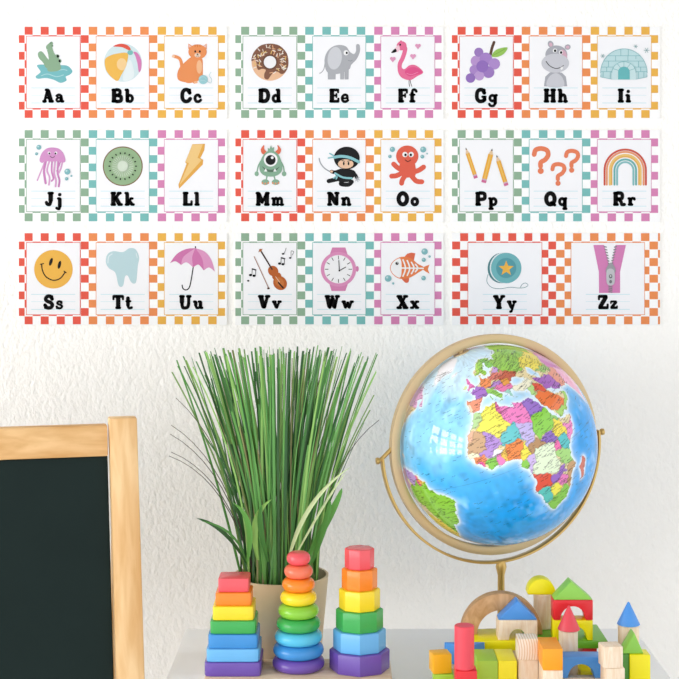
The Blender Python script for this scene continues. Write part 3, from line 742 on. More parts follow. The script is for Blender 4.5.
mb = MB(); ebox(mb, .0185+g, BW-.0185-g, .50, .545, -.012, .008, PINE_X); obj('bottom_rail', mb, ea, 40)
mb = MB(); ebox(mb, .0185+g, BW-.0185-g, .050, .50, -.008, 0, mat('chalkboard_slate', '#1a2725', rough=.8, vary=.12, vscale=9, bump=.02, spec=.15)); obj('chalkboard', mb, ea)

# ------------------------------------------------------------------ grass plant
PZ = 2.06; px0 = wx(281, PZ); py0 = wy(PZ)
pl = empty('grass_plant', (px0, py0, TZ), 'tall green grass plant in a beige pot on the table', 'plant')
POT = mat('beige_pot', '#e6cfab', rough=.7, vary=.06, bump=.1, bscale=80)
mb = MB(); mb.lathe([(.0, 0), (.055, 0), (.057, .004), (.067, .112), (.0675, .115), (.064, .115), (.062, .1), (.0, .1)], (px0, py0, TZ), POT, 48); obj('pot', mb, pl, 35)
mb = MB(); mb.lathe([(.0, .1005), (.0615, .1005), (.04, .105), (.0, .107)], (px0, py0, TZ), mat('soil', '#3a3a26', rough=.9, vary=.3, bump=.6), 32); obj('moss', mb, pl)
GREENS = [mat('blade_%d' % i, h, rough=.45, vary=.18, vscale=14) for i, h in enumerate(['#3f7a34', '#5c9c44', '#27561f', '#8cbc60', '#4c8a3a', '#6f9346', '#2d5f2c'])]
DRY = mat('dry_stalk', '#7d7a4a', rough=.6); PALE = mat('pale_blade', '#c6d6a0', rough=.5); DARKST = mat('dark_stalk', '#4c4238', rough=.6)
def blade(mb, p0, p1, bend, w0, w1, m, n=9, fold=.25, face=0.0, droop=0.0):
    p0 = Vector(p0); p1 = Vector(p1); d = p1-p0
    side = Vector((math.cos(face), math.sin(face), 0)); nrm = Vector((math.sin(face), -math.cos(face), 0))
    vs = []; fs = []
    for i in range(n):
        t = i/(n-1); p = p0 + d*t + bend*(4*t*(1-t)) + Vector((0, 0, -droop*t*t))
        w = (w0+(w1-w0)*t**1.4)/2 if t > 0 else w0*.4
        vs += [p-side*w, p+nrm*w*fold, p+side*w]
        if i: k = 3*i; fs += [(k-3, k-2, k+1, k), (k-2, k-1, k+2, k+1)]
    mb.add(vs, fs, m)
rg = random.Random(11); mb = MB(); zb = TZ+.103
for i in range(290):
    t = rg.uniform(-1, 1); q = rg.uniform(-1, 1)
    if rg.random() < .35: t *= .75
    bx = px0 + .056*t*rg.uniform(.6, 1.0) + rg.gauss(0, .006); by = py0 + .045*q*math.sqrt(max(0, 1-.7*t*t))
    if (bx-px0)**2+(by-py0)**2 > .059**2: continue
    env = .333 - .012*abs(t)**3 - .0*abs(q)
    hgt = env*(1-abs(rg.gauss(0, .035))) if rg.random() < .66 else env*rg.uniform(.5, .95)
    tx = px0 + .127*t*(.82+.3*rg.random())*(hgt/.32)**1.2 + rg.gauss(0, .02); ty = py0 + q*.06*(hgt/.32) - .005
    b = Vector((-.018*t*rg.uniform(.2, 1.2), -.01*q, 0))
    w = rg.choice([.002, .003, .004, .0052]); m = rg.choice(GREENS) if rg.random() > .05 else DRY
    blade(mb, (bx, by, zb), (tx, ty, zb+hgt), b, w, w*rg.uniform(.3, .75), m, face=rg.uniform(-.7, .7))
for (x, y, w) in ((172, 372, .0022), (178, 366, .0022), (186, 360, .0022), (376, 372, .002), (374, 395, .0018), (206, 352, .003), (366, 362, .003), (370, 410, .002)):
    e = P(x, y, PZ-.01); blade(mb, (px0+(.036 if x > 280 else -.036), py0, zb), e, Vector((-.012 if x > 280 else .012, 0, 0)), w*1.3, w, rg.choice(GREENS), face=.1)
obj('foliage', mb, pl, 60)
for (x, y, bz) in ((176, 398, .01), (171, 425, .03), (170, 434, .03), (171, 452, .03), (169, 456, .035), (379, 420, -.01)):
    s = 1 if x < 280 else -1
    e = P(x, y, PZ-.02); mb = MB(); p0 = Vector((px0-.034*s, py0-.012, zb))
    pts = [p0+(e-p0)*t+Vector((.012*s, 0, .03))*(4*t*(1-t)) for t in [k/10 for k in range(11)]]
    mb.tube(pts, [.0009-.0005*k/10 for k in range(11)], DARKST, 5); o = obj('stalk', mb, pl, 60); o['label'] = 'thin dark bare stalk'
for k, (x0, y0, x1, y1, w, m, fc, bnx) in enumerate(((258, 560, 272, 499, .012, GREENS[3], .2, -.012), (247, 562, 232, 502, .011, GREENS[1], -.2, .012), (243, 565, 196, 518, .008, GREENS[2], .1, .004), (244, 565, 201, 521, .005, GREENS[4], 0, .01),
        (288, 562, 352, 466, .009, PALE, 0, -.012), (305, 562, 342, 488, .015, GREENS[1], .25, .008), (312, 563, 330, 500, .012, GREENS[4], .2, .006), (292, 562, 346, 472, .005, PALE, 0, .004), (268, 562, 262, 505, .010, GREENS[0], 0, -.006))):
    a = P(x0, y0, PZ-.045); a.z = max(a.z, zb); b = P(x1, y1, PZ-.075); mb = MB()
    a.x = max(px0-.045, min(px0+.045, a.x))
    d = b-a; vs = []; fs = []
    for i in range(13):
        t = i/12; p = a+d*t+Vector((bnx, -.004, .012))*(4*t*(1-t)); ww = w*(math.sin(PI*(t*.86+.1))**.8)*.39*(1 if t < 1 else .05)
        sd = Vector((math.cos(fc), math.sin(fc), 0)); nn = Vector((math.sin(fc), -math.cos(fc), 0))
        if abs(d.x) > .7*abs(d.z): sd = Vector((.4*math.cos(fc), .2, .8))
        vs += [p-sd*ww, p-nn*ww*.35, p+sd*ww]
        if i: q = 3*i; fs += [(q-3, q-2, q+1, q), (q-2, q-1, q+2, q+1)]
    mb.add(vs, fs, m); o = obj('broad_leaf', mb, pl, 60)
    if m is PALE: o['label'] = 'pale broad leaf'

# ------------------------------------------------------------------ globe
GZ = 2.1; GC = P(497, 444, GZ); GR = .1435
gl = empty('globe', (GC.x, GC.y, TZ), 'colourful political world globe on a gold ring stand', 'globe')
GOLD = mat('brushed_gold', '#c9a866', rough=.32, metal=.85, vary=.05, vscale=20)
TAN = mat('champagne_metal', '#cdb48a', rough=.42, metal=.45, vary=.04, vscale=20)

AF = [(-6,35.8),(-2,35.1),(3,36.8),(10,37.3),(11,34),(15,32.3),(19,30.3),(20,32.8),(25,31.6),(32,31.2),(34,28),(35.5,24),(37.2,20.5),(39,16),(43,12),(51,11.8),(48,5),(44,1),(40,-3),(39,-8),(40.7,-14),(35,-20),(35.3,-24),(32.8,-27),(30,-31),(25,-34),(20,-34.8),(18,-32),(15,-26),(12,-17),(13.5,-11),(12,-5),(9,-1),(9.5,3.5),(6,4.3),(3,6.4),(-2,4.8),(-7.5,4.4),(-12,7.5),(-15,11),(-17.5,14.7),(-16.5,20),(-14,26),(-10,30),(-8,33.5)]
EU = [(-9,37),(-9.5,43.5),(-1.5,43.4),(-1,46),(-4.7,48.4),(2,51),(8,53.8),(8.2,57),(10.5,57.6),(10,54.5),(14,54),(19,54.5),(21,57),(24,59),(30,60),(23,60),(21.5,63),(25,65.5),(22,65.7),(17,61.5),(18.5,60),(16.5,57),(12.8,55.5),(11,59),(6,58),(5,61.5),(10,64),(15,68.5),(25,71),(40,67.5),(33,66.5),(40,64.5),(45,68),(60,69),(70,73),(90,76),(110,76),(140,73),(178,69),(178,63),(160,60),(142,53),(130,42),(121,38),(121,30),(108,21),(107,11),(100,13),(100,4),(97,17),(90,22),(80,15),(77,8),(73,19),(67,25),(57,26),(50,30),(48,30),(51,25),(56,24.5),(60,22),(55,17),(45,13),(43,13),(39,21),(35,28),(34.5,31.5),(36,36.5),(30,36.5),(27,37.5),(26.5,40),(24,40.5),(23,36.5),(19.5,41),(13,45.5),(18.3,40),(16,38),(12,42),(8.5,44.3),(3,43),(0,39.5),(-2,36.8),(-5.6,36)]
LANDS = [AF, EU,
 [(-5,50),(1,51),(0,53.5),(-2,56),(-3,58.5),(-5,58),(-5,55),(-3,54),(-5,52)], [(-6,52),(-6,54.5),(-8,55),(-10,53),(-9,51.6)], [(-22,64),(-14,65),(-16,66.4),(-22,66)],
 [(44,-25),(47,-25),(50,-15.5),(49,-12),(44,-17)], [(12.5,37.5),(15.5,37),(15.5,38.2)], [(8.2,39),(9.6,39),(9.5,42.5),(8.7,42)], [(23.5,35.6),(26.2,35.3),(26.2,35)], [(32.5,34.7),(34,35),(33.5,35.4)],
 [(-77,8),(-72,12),(-62,10.5),(-51,4.5),(-50,0),(-44,-2.5),(-35,-6),(-35,-9),(-39,-15),(-41,-22),(-48,-26),(-53,-33),(-58,-38),(-65,-42),(-68,-52),(-75,-50),(-73,-38),(-70,-18),(-81,-5),(-78,2)],
 [(-60,47),(-65,44),(-70,42),(-76,35),(-81,31),(-80,25.5),(-83,29),(-97,27),(-97,20),(-90,21),(-88,16),(-83,10),(-85,11),(-105,20),(-117,32),(-124,42),(-133,55),(-165,60),(-165,70),(-110,68),(-95,70),(-85,67),(-94,59),(-82,54),(-78,58),(-78,62),(-65,59),(-56,52),(-65,50)],
 [(-59,48),(-53,47),(-55,51.5)], [(-45,60),(-40,65),(-22,70),(-20,80),(-35,83.5),(-60,82),(-70,77),(-55,70),(-53,66)], [(-85,22),(-75,20),(-77,21)], [(-74,19.5),(-69,18.5),(-72,18)],
 [(114,-22),(122,-18),(131,-12),(142,-11),(153,-27),(150,-37),(140,-38),(130,-32),(116,-35)], [(80,9.5),(82,7),(80,6)]]
WATERS = [[(28,41.5),(28,45),(33,46.5),(41,42.5),(40,41)], [(47,45),(53,47),(54,40),(52,36.7),(49.5,38)]]
CN = [('#b9d99a',[(-10,29),(-13,27.5),(-8,36),(-1,35.5),(-2,32),(-8.5,28.5)]),('#e6b394',[(-18,20),(-13,27.9),(-8.7,27.6),(-13,21)]),('#f4ea62',[(-8.7,27.4),(-2,32),(-2,37),(9,37.5),(9,30),(12,23.5),(3,19),(-5,25)]),
 ('#d86ba0',[(8,33),(9,38),(11.5,37.5),(11.5,33),(9,30)]),('#ef86c4',[(9,30),(11.5,34),(25,34),(25,20),(24,19.5),(15,23),(12,23.5)]),('#9a74ca',[(25,33),(36,33),(38,22),(25,22)]),
 ('#8dd14c',[(25,22),(37.5,22),(39,17),(36,12),(33,10),(24,10),(22,13),(24,19.5)]),('#c6b9ea',[(15,23),(24,19.5),(22,12.5),(20,9),(15.5,7.5),(14,13)]),('#66c6ca',[(3.5,15.5),(4,19),(12,23.5),(15,23),(14,13),(4,12)]),
 ('#b28bd4',[(-5,25),(3,19),(4,15.5),(-3,13.5),(-5,10.5),(-11,12.5),(-11,15.5),(-5.5,15.5)]),('#c9a37c',[(-18,21),(-13,21.5),(-8.7,27),(-5,25),(-5.5,15.5),(-12,15),(-17,16)]),('#f3e9c8',[(-18,15.5),(-12,15.5),(-11,12.5),(-18,12.5)]),
 ('#ec8a58',[(-15,12.5),(-8,12.5),(-8,8),(-14,8)]),('#e3549a',[(-14,9.5),(-10,9.5),(-10,6),(-14,6)]),('#84c648',[(-8.5,10.5),(-3,10.5),(-3,4),(-8,3)]),('#f2ecf6',[(-5.5,10.5),(-3,14.5),(2,12.5),(0,11),(-3,10)]),('#ec80bd',[(-3,11),(0,11),(2,4),(-3,4)]),('#f3c24e',[(0,11),(3,12),(3,6),(1,5)]),
 ('#f08942',[(3,6),(3,12),(5,14),(13,13.5),(14,11),(9,4),(6,3)]),('#f5e34a',[(9,4),(14,11),(15,12),(15.5,7.5),(16,2),(9,2)]),('#b68c60',[(15.5,7.5),(20,9),(23,11),(27,5),(19,4),(16,2.5)]),('#8c69c2',[(24,9),(33,10),(34,8),(36,5),(31,3.5),(27,5)]),
 ('#f4e04e',[(36,12),(38.5,15),(42,12),(42,9),(48,8),(42,4),(38,3.5),(35,5),(33,8)]),('#8ec86a',[(36,15),(39,19),(43,13),(41,12.5)]),('#ef8cc6',[(42,9),(48,8),(52,13),(50,5),(42,-3),(41,3)]),('#56c3c6',[(34,4),(36,5),(41,4),(41,-2),(39,-5),(34,-1)]),('#ef6fae',[(30,3.5),(34,4),(34,-1),(30,-1)]),
 ('#e4f3d2',[(11,-6),(16,2),(19,5),(27,5),(31,3),(29,-4),(30,-9),(28,-12),(22,-11),(17,-8)]),('#cfb8e8',[(8,-1),(10,2),(18,4),(17,-1),(12,-6)]),('#8acb4c',[(8,2.3),(13,2.3),(13,-2),(9,-4)]),('#a5d77a',[(30,-1),(34,-1),(40,-5),(41,-11),(35,-11),(30,-8)]),
 ('#e3553e',[(10,-5),(17,-8),(22,-11),(24,-13),(22,-17.5),(10,-17.5)]),('#9a6cc6',[(22,-13),(28,-12),(33,-9),(33,-14),(27,-18),(22,-17)]),('#c69b6c',[(33,-14),(35,-11),(42,-11),(42,-15),(36,-20),(36,-26),(32,-26)]),('#ec84c2',[(25,-18),(30,-15.5),(33,-17),(32,-22),(28,-22)]),
 ('#5ac4bc',[(10,-17.5),(24,-18),(20,-22),(20,-28.5),(14,-28)]),('#f2e858',[(20,-18.5),(25,-18),(29,-22),(25,-25.5),(20,-26)]),('#8acb50',[(15,-28.5),(20,-28.5),(20,-26),(25,-25.5),(31,-22),(34,-27),(28,-36),(17,-36)]),('#cf7566',[(43,-26),(52,-26),(52,-11),(43,-11)]),
 ('#ee7b42',[(34,29),(40,32),(47,29),(51,24),(55,20),(52,17),(43,17),(38,20)]),('#a6d468',[(42,17),(52,18),(55,20),(57,25),(61,22),(52,14),(43,12)]),('#e25c48',[(39,33),(42,37),(45,36),(48,30),(47,29)]),('#b8de8c',[(34,37),(42,37),(39,32),(35,29),(34,32)]),('#f2efd6',[(26,36),(26,41),(42,41.5),(44,37.5),(36,36)]),
 ('#a763c0',[(45,39),(54,37),(61,36),(61,25),(51,26),(48,31)]),('#e99a84',[(61,36),(75,37),(75,25),(67,23),(61,25)]),('#f3b1d2',[(68,24),(76,36),(90,28),(90,20),(77,7),(71,20)]),('#9fc76a',[(54,42),(61,37),(70,38),(70,42)]),('#d58cc4',[(70,37),(72,42),(85,48),(125,50),(125,20),(98,22),(88,28),(76,35)]),
 ('#98cf50',[(28,50),(40,48),(47,47),(60,52),(180,50),(180,80),(28,80)]),('#f3e354',[(47,50),(60,54),(80,54),(85,48),(68,42),(55,42),(50,46)]),('#c86850',[(22,48),(24,52),(34,52.5),(40,49),(36,46),(30,45)]),('#e08274',[(15,54.9),(24,55),(32,54),(30,51.5),(23,50),(15,50.5)]),('#c9a0d6',[(21,55),(28,60),(30,55),(24,55)]),
 ('#f1935c',[(6,50),(7,55),(14,55),(15,51),(13,47.5),(8,47.5)]),('#b88ad2',[(9,47.5),(17,49),(23,48.5),(22,46),(16,46)]),('#a874ca',[(-5,48),(2,51.5),(8,49),(7,43),(3,42.5),(-2,43)]),('#f0997a',[(-9.5,44),(3,42.5),(0,35.6),(-6,35.6),(-7,37)]),('#f4d2b4',[(-10,42),(-6.5,42),(-7,36.8),(-10,36.8)]),
 ('#94cb60',[(7,46),(13,47),(19,40),(16,36),(8,38)]),('#e87db0',[(16,46),(22,46),(28,44),(28,41),(20,39),(13,45)]),('#e5a04c',[(22,48),(29,48),(29,44),(22,44)]),('#9bd0c0',[(20,41),(27,41),(26,35),(20,36)]),('#e57cba',[(-6,50),(2,51),(0,59),(-7,59)]),('#d9eaa0',[(-11,51),(-6,51),(-5.5,55.5),(-11,55.5)]),('#f6ead0',[(-25,63),(-12,63),(-12,67),(-25,67)]),
 ('#b5dc60',[(4,57),(13,59),(13,64),(20,69),(31,71.5),(15,70)]),('#9bd452',[(11,59),(19,54),(24,66),(20,69),(13,64)]),('#86ca56',[(20,59.5),(31,60),(30,70),(21,69),(24,66)]),
 ('#8fce42',[(-74,-7),(-70,1),(-65,2),(-60,5),(-50,5),(-33,-4),(-38,-20),(-53,-34),(-58,-20),(-65,-11)]),('#b99ad8',[(-73,12),(-60,11),(-60,5),(-65,1),(-72,7)]),('#ea6f9e',[(-60,9),(-57,6.5),(-57,2),(-60,4)]),('#f29c48',[(-57,6.5),(-54,6),(-54,2.3),(-57,2)]),('#e7dc5a',[(-54,6),(-51,5),(-52,2.3),(-54,2.3)]),('#f0dc50',[(-70,-18),(-58,-20),(-53,-34),(-70,-55),(-75,-40)]),('#dd9ac0',[(-82,13),(-73,12),(-70,0),(-82,-5)]),
 ('#e6b4dc',[(-140,48),(-50,46),(-50,70),(-140,72)]),('#f0d6a0',[(-125,49),(-66,47),(-66,24),(-118,32)]),('#f4f4fa',[(-75,59),(-15,59),(-15,84),(-75,84)])]

def globe_colours(nlon, nlat):
    lon = -180 + 360*(np.arange(nlon))/nlon; lat = -90+180*np.arange(nlat+1)/nlat
    LO, LA = np.meshgrid(lon, lat)
    rs = np.random.RandomState(5)
    def noise(cells, amp):
        g = rs.uniform(-1, 1, (cells+1, 2*cells))
        y = (LA+90)/180*cells; x = (LO+180)/360*2*cells
        y0 = np.clip(np.floor(y).astype(int), 0, cells-1); x0 = np.floor(x).astype(int) % (2*cells); fy = y-y0; fx = x-np.floor(x); x1 = (x0+1) % (2*cells)
        fy = fy*fy*(3-2*fy); fx = fx*fx*(3-2*fx)
        return amp*((g[y0, x0]*(1-fx)+g[y0, x1]*fx)*(1-fy)+(g[y0+1, x0]*(1-fx)+g[y0+1, x1]*fx)*fy)
    wob = noise(60, .9)+noise(140, .6); wob2 = noise(60, .9)+noise(140, .6)
    A, B = LO+wob, LA+wob2
    def inside(poly):
        xs = [p[0] for p in poly]; ys = [p[1] for p in poly]
        sel = (A > min(xs)) & (A < max(xs)) & (B > min(ys)) & (B < max(ys))
        a = A[sel]; b = B[sel]; r = np.zeros(a.shape, bool)
        for i in range(len(poly)):
            x0, y0 = poly[i]; x1, y1 = poly[i-1]
            if y0 == y1: continue
            cnd = ((y0 > b) != (y1 > b)) & (a < (x1-x0)*(b-y0)/(y1-y0)+x0); r ^= cnd
        out = np.zeros(A.shape, bool); out[sel] = r
        return out
    land = np.zeros(A.shape, bool)
    for p in LANDS: land |= inside(p)
    for p in WATERS: land &= ~inside(p)
    # shallow shelf: blurred land mask
    def blur(m, r):
        k = np.cumsum(np.concatenate([m[:, -r-1:], m, m[:, :r]], 1), 1); m = (k[:, 2*r+1:]-k[:, :-2*r-1])/(2*r+1)
        k = np.cumsum(np.concatenate([np.repeat(m[:1], r+1, 0), m, np.repeat(m[-1:], r, 0)], 0), 0)
        return (k[2*r+1:]-k[:-2*r-1])/(2*r+1)
    s = nlon/1080
    b1 = blur(blur(land.astype(float), max(1, int(4*s))), max(1, int(4*s))); b2 = blur(blur(land.astype(float), int(14*s)), int(14*s))
    deep = np.array(lin('#22a0ec')); mid = np.array(lin('#58bdf2')); pale = np.array(lin('#8fd2f8')); shelf = np.array(lin('#e8f5fd')); north = np.array(lin('#cfeaf9'))
    f = np.clip((LA+24+noise(9, 7)+noise(22, 5)+.12*(LO+20)*-1)/44, 0, 1)[..., None]
    e = np.clip((LO-32+noise(9, 5))/12, 0, 1)[..., None]*.6
    f = np.clip(f-e, 0, 1)
    sea = deep*(1-f)+mid*f
    g = np.clip((LA-8+noise(14, 6))/18, 0, 1)[..., None]; sea = sea*(1-g*(1-e))+pale*g*(1-e)
    nn = np.clip((LA-46+noise(14, 8))/14, 0, 1)[..., None]*.85; sea = sea*(1-nn)+north*nn
    sea = sea*(1+.10*noise(70, 1)[..., None]+.08*noise(25, 1)[..., None])
    sea = sea*(1-.35*np.clip(noise(30, 1)+noise(60, .6)-.55, 0, 1)[..., None]) + shelf*.35*np.clip(noise(18, 1)+noise(60, .5)-.4, 0, 1)[..., None]
    k = np.clip(b1*2.6, 0, 1)[..., None]*.9; k2 = np.clip((b2-.03)*1.5, 0, 1)[..., None]*.45
    sea = sea*(1-k2)+shelf*k2; sea = sea*(1-k)+shelf*k
    col = sea.copy(); col[land] = lin('#e9d9a8')
    idn = np.zeros(A.shape, int)
    for i, (h, p) in enumerate(CN):
        m = inside(p) & land; col[m] = lin(h); idn[m] = i+1
    edge = np.zeros(A.shape, bool); edge[:, 1:] |= idn[:, 1:] != idn[:, :-1]; edge[1:] |= idn[1:] != idn[:-1]
    edge &= land; col[edge] *= .62
    # faint place-name strokes and dots, too small to be read
    for _ in range(2600):
        lo, la = rs.uniform(-70, 70), rs.uniform(-40, 70)
        i = int((la+90)/180*nlat); j = int((lo+180)/360*nlon)
        on = land[i, j]
        if not on and rs.rand() > .13: continue
        ln = int(rs.uniform(4, 15 if on else 12)*s/max(.35, math.cos(math.radians(la)))); th = 1
        sl = rs.uniform(.0, .3)
        for q in range(ln):
            if rs.rand() < .18: continue
            ii = min(nlat, i+int(q*sl)); jj = (j+q) % nlon
            if land[ii, jj] == on: col[ii:ii+th, jj] *= (.28 if on else .35)
    # a few graticule and route lines
    for la in (0,):
        i = int((la+90)/180*nlat); m = ~land[i]; col[i, m] = col[i, m]*.7
    return np.clip(col, 0, 1)

NLO, NLA = 1080, 540
cols = globe_colours(NLO, NLA)
la = np.radians(-90+180*np.arange(NLA+1)/NLA); lo = np.radians(-180+360*np.arange(NLO)/NLO)
X = (np.cos(la)[:, None]*np.cos(lo)).ravel(); Y = (np.cos(la)[:, None]*np.sin(lo)).ravel(); Zz = (np.sin(la)[:, None]*np.ones(NLO)).ravel()
def Rz(t): return np.array([[math.cos(t), -math.sin(t), 0], [math.sin(t), math.cos(t), 0], [0, 0, 1]])
def Rx(t): return np.array([[1, 0, 0], [0, math.cos(t), -math.sin(t)], [0, math.sin(t), math.cos(t)]])
def Ry(t): return np.array([[math.cos(t), 0, math.sin(t)], [0, 1, 0], [-math.sin(t), 0, math.cos(t)]])
RG = Ry(math.radians(-21.9)) @ Rx(math.radians(6)) @ Rz(-PI/2-math.radians(3.1))
co = (np.stack([X, Y, Zz], 1) @ RG.T)*GR + np.array([GC.x-GC.x, 0, GC.z-TZ])
ii, jj = np.meshgrid(np.arange(NLA), np.arange(NLO), indexing='ij'); j2 = (jj+1) % NLO
quads = np.stack([ii*NLO+jj, ii*NLO+j2, (ii+1)*NLO+j2, (ii+1)*NLO+jj], -1).reshape(-1, 4)
me = bpy.data.meshes.new('globe_ball')
me.vertices.add(len(co)); me.vertices.foreach_set('co', co.ravel().astype(np.float32))
me.loops.add(quads.size); me.loops.foreach_set('vertex_index', quads.ravel().astype(np.int32))
me.polygons.add(len(quads)); me.polygons.foreach_set('loop_start', np.arange(0, quads.size, 4, dtype=np.int32))
me.update(calc_edges=True)
me.polygons.foreach_set('use_smooth', np.ones(len(quads), bool))
at = me.color_attributes.new('map', 'FLOAT_COLOR', 'POINT')
at.data.foreach_set('color', np.concatenate([cols.reshape(-1, 3), np.ones((len(co), 1))], 1).ravel().astype(np.float32))
gm = bpy.data.materials.new('printed_map'); gm.use_nodes = True
nt = gm.node_tree; b = nt.nodes['Principled BSDF']; an = nt.nodes.new('ShaderNodeAttribute'); an.attribute_name = 'map'
nt.links.new(an.outputs['Color'], b.inputs['Base Color']); b.inputs['Roughness'].default_value = .04; b.inputs['Specular IOR Level'].default_value = .5
me.materials.append(gm)
ball = bpy.data.objects.new('globe_ball', me); COL.objects.link(ball); ball.parent = gl

def hoop(mb, c, R, rad, dep, m, ax, up, a0, a1, n, close):
    """flat band around centre c; ax is its right direction, up the other in-plane axis"""
    ax = Vector(ax).normalized(); up = Vector(up).normalized(); nn = ax.cross(up).normalized(); c = Vector(c); vs = []; fs = []
    prof = [(R-rad/2, -dep/2), (R-rad/2, dep/2), (R-rad/2+rad*.12, dep/2+dep*.06), (R+rad/2-rad*.12, dep/2+dep*.06), (R+rad/2, dep/2), (R+rad/2, -dep/2), (R+rad/2-rad*.12, -dep/2-dep*.06), (R-rad/2+rad*.12, -dep/2-dep*.06)]
    k = len(prof)
    for i in range(n if close else n+1):
        a = a0+(a1-a0)*i/n; d = ax*math.cos(a)+up*math.sin(a)
        vs += [c+d*r+nn*h for r, h in prof]
    for i in range(n):
        i2 = (i+1) % n if close else i+1
        for j in range(k): fs.append((i*k+j, i*k+(j+1) % k, i2*k+(j+1) % k, i2*k+j))
    if not close: fs += [tuple(range(k))[::-1], tuple(n*k+j for j in range(k))]
    mb.add(vs, fs, m)
pivot = math.radians(4.6)
pax = Vector((math.cos(pivot)*math.cos(math.radians(16)), math.cos(pivot)*math.sin(math.radians(16)), math.sin(pivot)))
tw = math.radians(16)                                     # ring turned about its upright axis
rax = Vector((math.cos(tw), math.sin(tw), 0))
AX = Vector(RG @ np.array([0, 0, 1]))
rup = (AX - AX.dot(rax.cross(Vector((0, 0, 1))).normalized())*rax.cross(Vector((0, 0, 1))).normalized()).normalized()
rr = .1525
mb = MB(); hoop(mb, GC-Vector((.003, 0, 0)), rr, .0125, .012, TAN, rup.cross(rax.cross(Vector((0, 0, 1)))).normalized(), rup, 0, 2*PI, 96, True); obj('meridian_ring', mb, gl, 40)
for s in (1, -1):
    mb = MB(); mb.tube([GC+rup*s*(GR-.002), GC+rup*s*(rr-.004)], .0045, TAN, 16); obj('axis_pin', mb, gl, 40)
mb = MB(); q = GC+AX*(GR-.003); mb.lathe([(0, .004), (.012, .004), (.012, 0), (.010, -.002), (0, -.002)][::-1], q, TAN, 24, mtx=AX.to_track_quat('Z', 'Y').to_matrix()); obj('pole_cap', mb, gl, 40)
ra = .1675; ac = P(492.5, 446, GZ)
rpl = pax*math.cos(tw)+Vector((0, math.sin(tw)*.3, 0))
aup = Vector((0, 0, 1)) - pax*pax.z; aup.normalize()
mb = MB(); hoop(mb, ac, ra, .0035, .010, GOLD, pax, aup, PI-.02, 2*PI+.02, 64, False); obj('support_arm', mb, gl, 40)
for s in (1, -1):
    e = ac + pax*s*(ra+.004); i0 = GC-Vector((.003, 0, 0)) + rax*s*(rr+.004)
    mb = MB(); mb.tube([i0, ac+pax*s*(ra+.003)], .003, GOLD, 12); d = pax*s
    mb.lathe([(0, 0), (.004, 0), (.005, .002), (.0045, .005), (0, .006)], e, GOLD, 20, mtx=d.to_track_quat('Z', 'Y').to_matrix()); obj('pivot_knob', mb, gl, 40)
bot = ac - aup*(ra-.001)
mb = MB(); mb.lathe([(.0, 0), (.062, 0), (.064, .004), (.060, .010), (.030, .015), (.010, .022), (0, .023)], (bot.x, bot.y, TZ), GOLD, 56); obj('base', mb, gl, 35)
mb = MB(); zt = bot.z-.001; mb.lathe([(.0075, TZ+.018), (.0055, TZ+.04), (.005, zt-.02), (.008, zt-.008), (.006, zt)], (bot.x, bot.y, 0), GOLD, 28); obj('stem', mb, gl, 50)

# ------------------------------------------------------------------ stacking toy
SZ = 1.948; sy = wy(SZ)
bx0, bx1 = wx(203.5, 1.9), wx(392.5, 1.9); BT = TZ+.015
toy = empty('stacking_board', ((bx0+bx1)/2, sy, TZ), 'pale wooden board under the three stacks of coloured shapes', 'toy')
mb = MB(); mb.box((bx0, sy-.046, TZ), (bx1, sy+.046, BT), BOARDWOOD, bevel=.003); obj('board', mb, toy, 40)
RC = {'purple': '#6f51ad', 'blue': '#3f93d8', 'lightblue': '#6db9ee', 'cyan': '#58c5e8', 'green': '#3fae55', 'lime': '#8fcf3f', 'yellow': '#fbdc2a', 'orange': '#f98a26', 'red': '#ef5a62', 'salmon': '#f47a5a'}
def toypaint(n): return mat('gloss_' + n, RC[n], rough=.25, vary=.05, vscale=40, bump=.03, bscale=150)
def outline(kind, r, n=64):
    pts = []
    for i in range(n):
        a = 2*PI*i/n
        if kind == 'square':
            ca, sa = math.cos(a), math.sin(a); p = 14; rr_ = r/((abs(ca)**p+abs(sa)**p)**(1/p))
        elif kind == 'octagon':
            k = PI/4; aa = ((a+k/2) % k)-k/2; rr_ = r/math.cos(aa); 
        else: rr_ = r
        pts.append((rr_*math.cos(a), rr_*math.sin(a)))
    return pts
def stack_piece(kind, colour, cx, cy, z0, h, r, hole, name, label, group, rot=0.0):
    mb = MB(); n = 64; m = toypaint(colour); o = outline(kind, r, n); vs = []; fs = []
    rd = Matrix.Rotation(rot, 3, 'Z')
    if kind == 'ring':
        k = 12; prof = []
        for j in range(k+1):
            t = -PI/2+PI*j/k; prof.append((1-(.5*h/r)*(1-math.cos(t)*1.0), h/2+h/2*math.sin(t)))
    else:
        e = .0018/r; f = .0018; prof = [(1-e, 0), (1-e*.3, f*.3), (1, f), (1, h-f), (1-e*.3, h-f*.3), (1-e, h)]
    rings = []
    for s_, z in prof:
        rings.append([Vector((x*s_, y*s_, z)) for x, y in o])
    if hole:
        rings = [[Vector((hole*math.cos(2*PI*i/n), hole*math.sin(2*PI*i/n), 0)) for i in range(n)]] + rings + [[Vector((hole*math.cos(2*PI*i/n), hole*math.sin(2*PI*i/n), h)) for i in range(n)]]
    for q in rings: vs += [rd @ v + Vector((cx, cy, z0)) for v in q]
    K = len(rings)
    for j in range(K if hole else K-1):
        j2 = (j+1) % K
        for i in range(n):
            i2 = (i+1) % n; fs.append((j*n+i, j*n+i2, j2*n+i2, j2*n+i))
    if not hole: fs += [tuple(range(n-1, -1, -1)), tuple((K-1)*n+i for i in range(n))]
    mb.add(vs, fs, m)
    return props(obj(name, mb, None, 30), label, 'toy', group)
HO = .0055
def ordinal(i): return ['at the bottom', 'second from the bottom', 'third from the bottom', 'fourth from the bottom', 'fifth from the bottom', 'sixth from the bottom', 'seventh from the bottom', 'eighth from the bottom', 'at the top'][i]
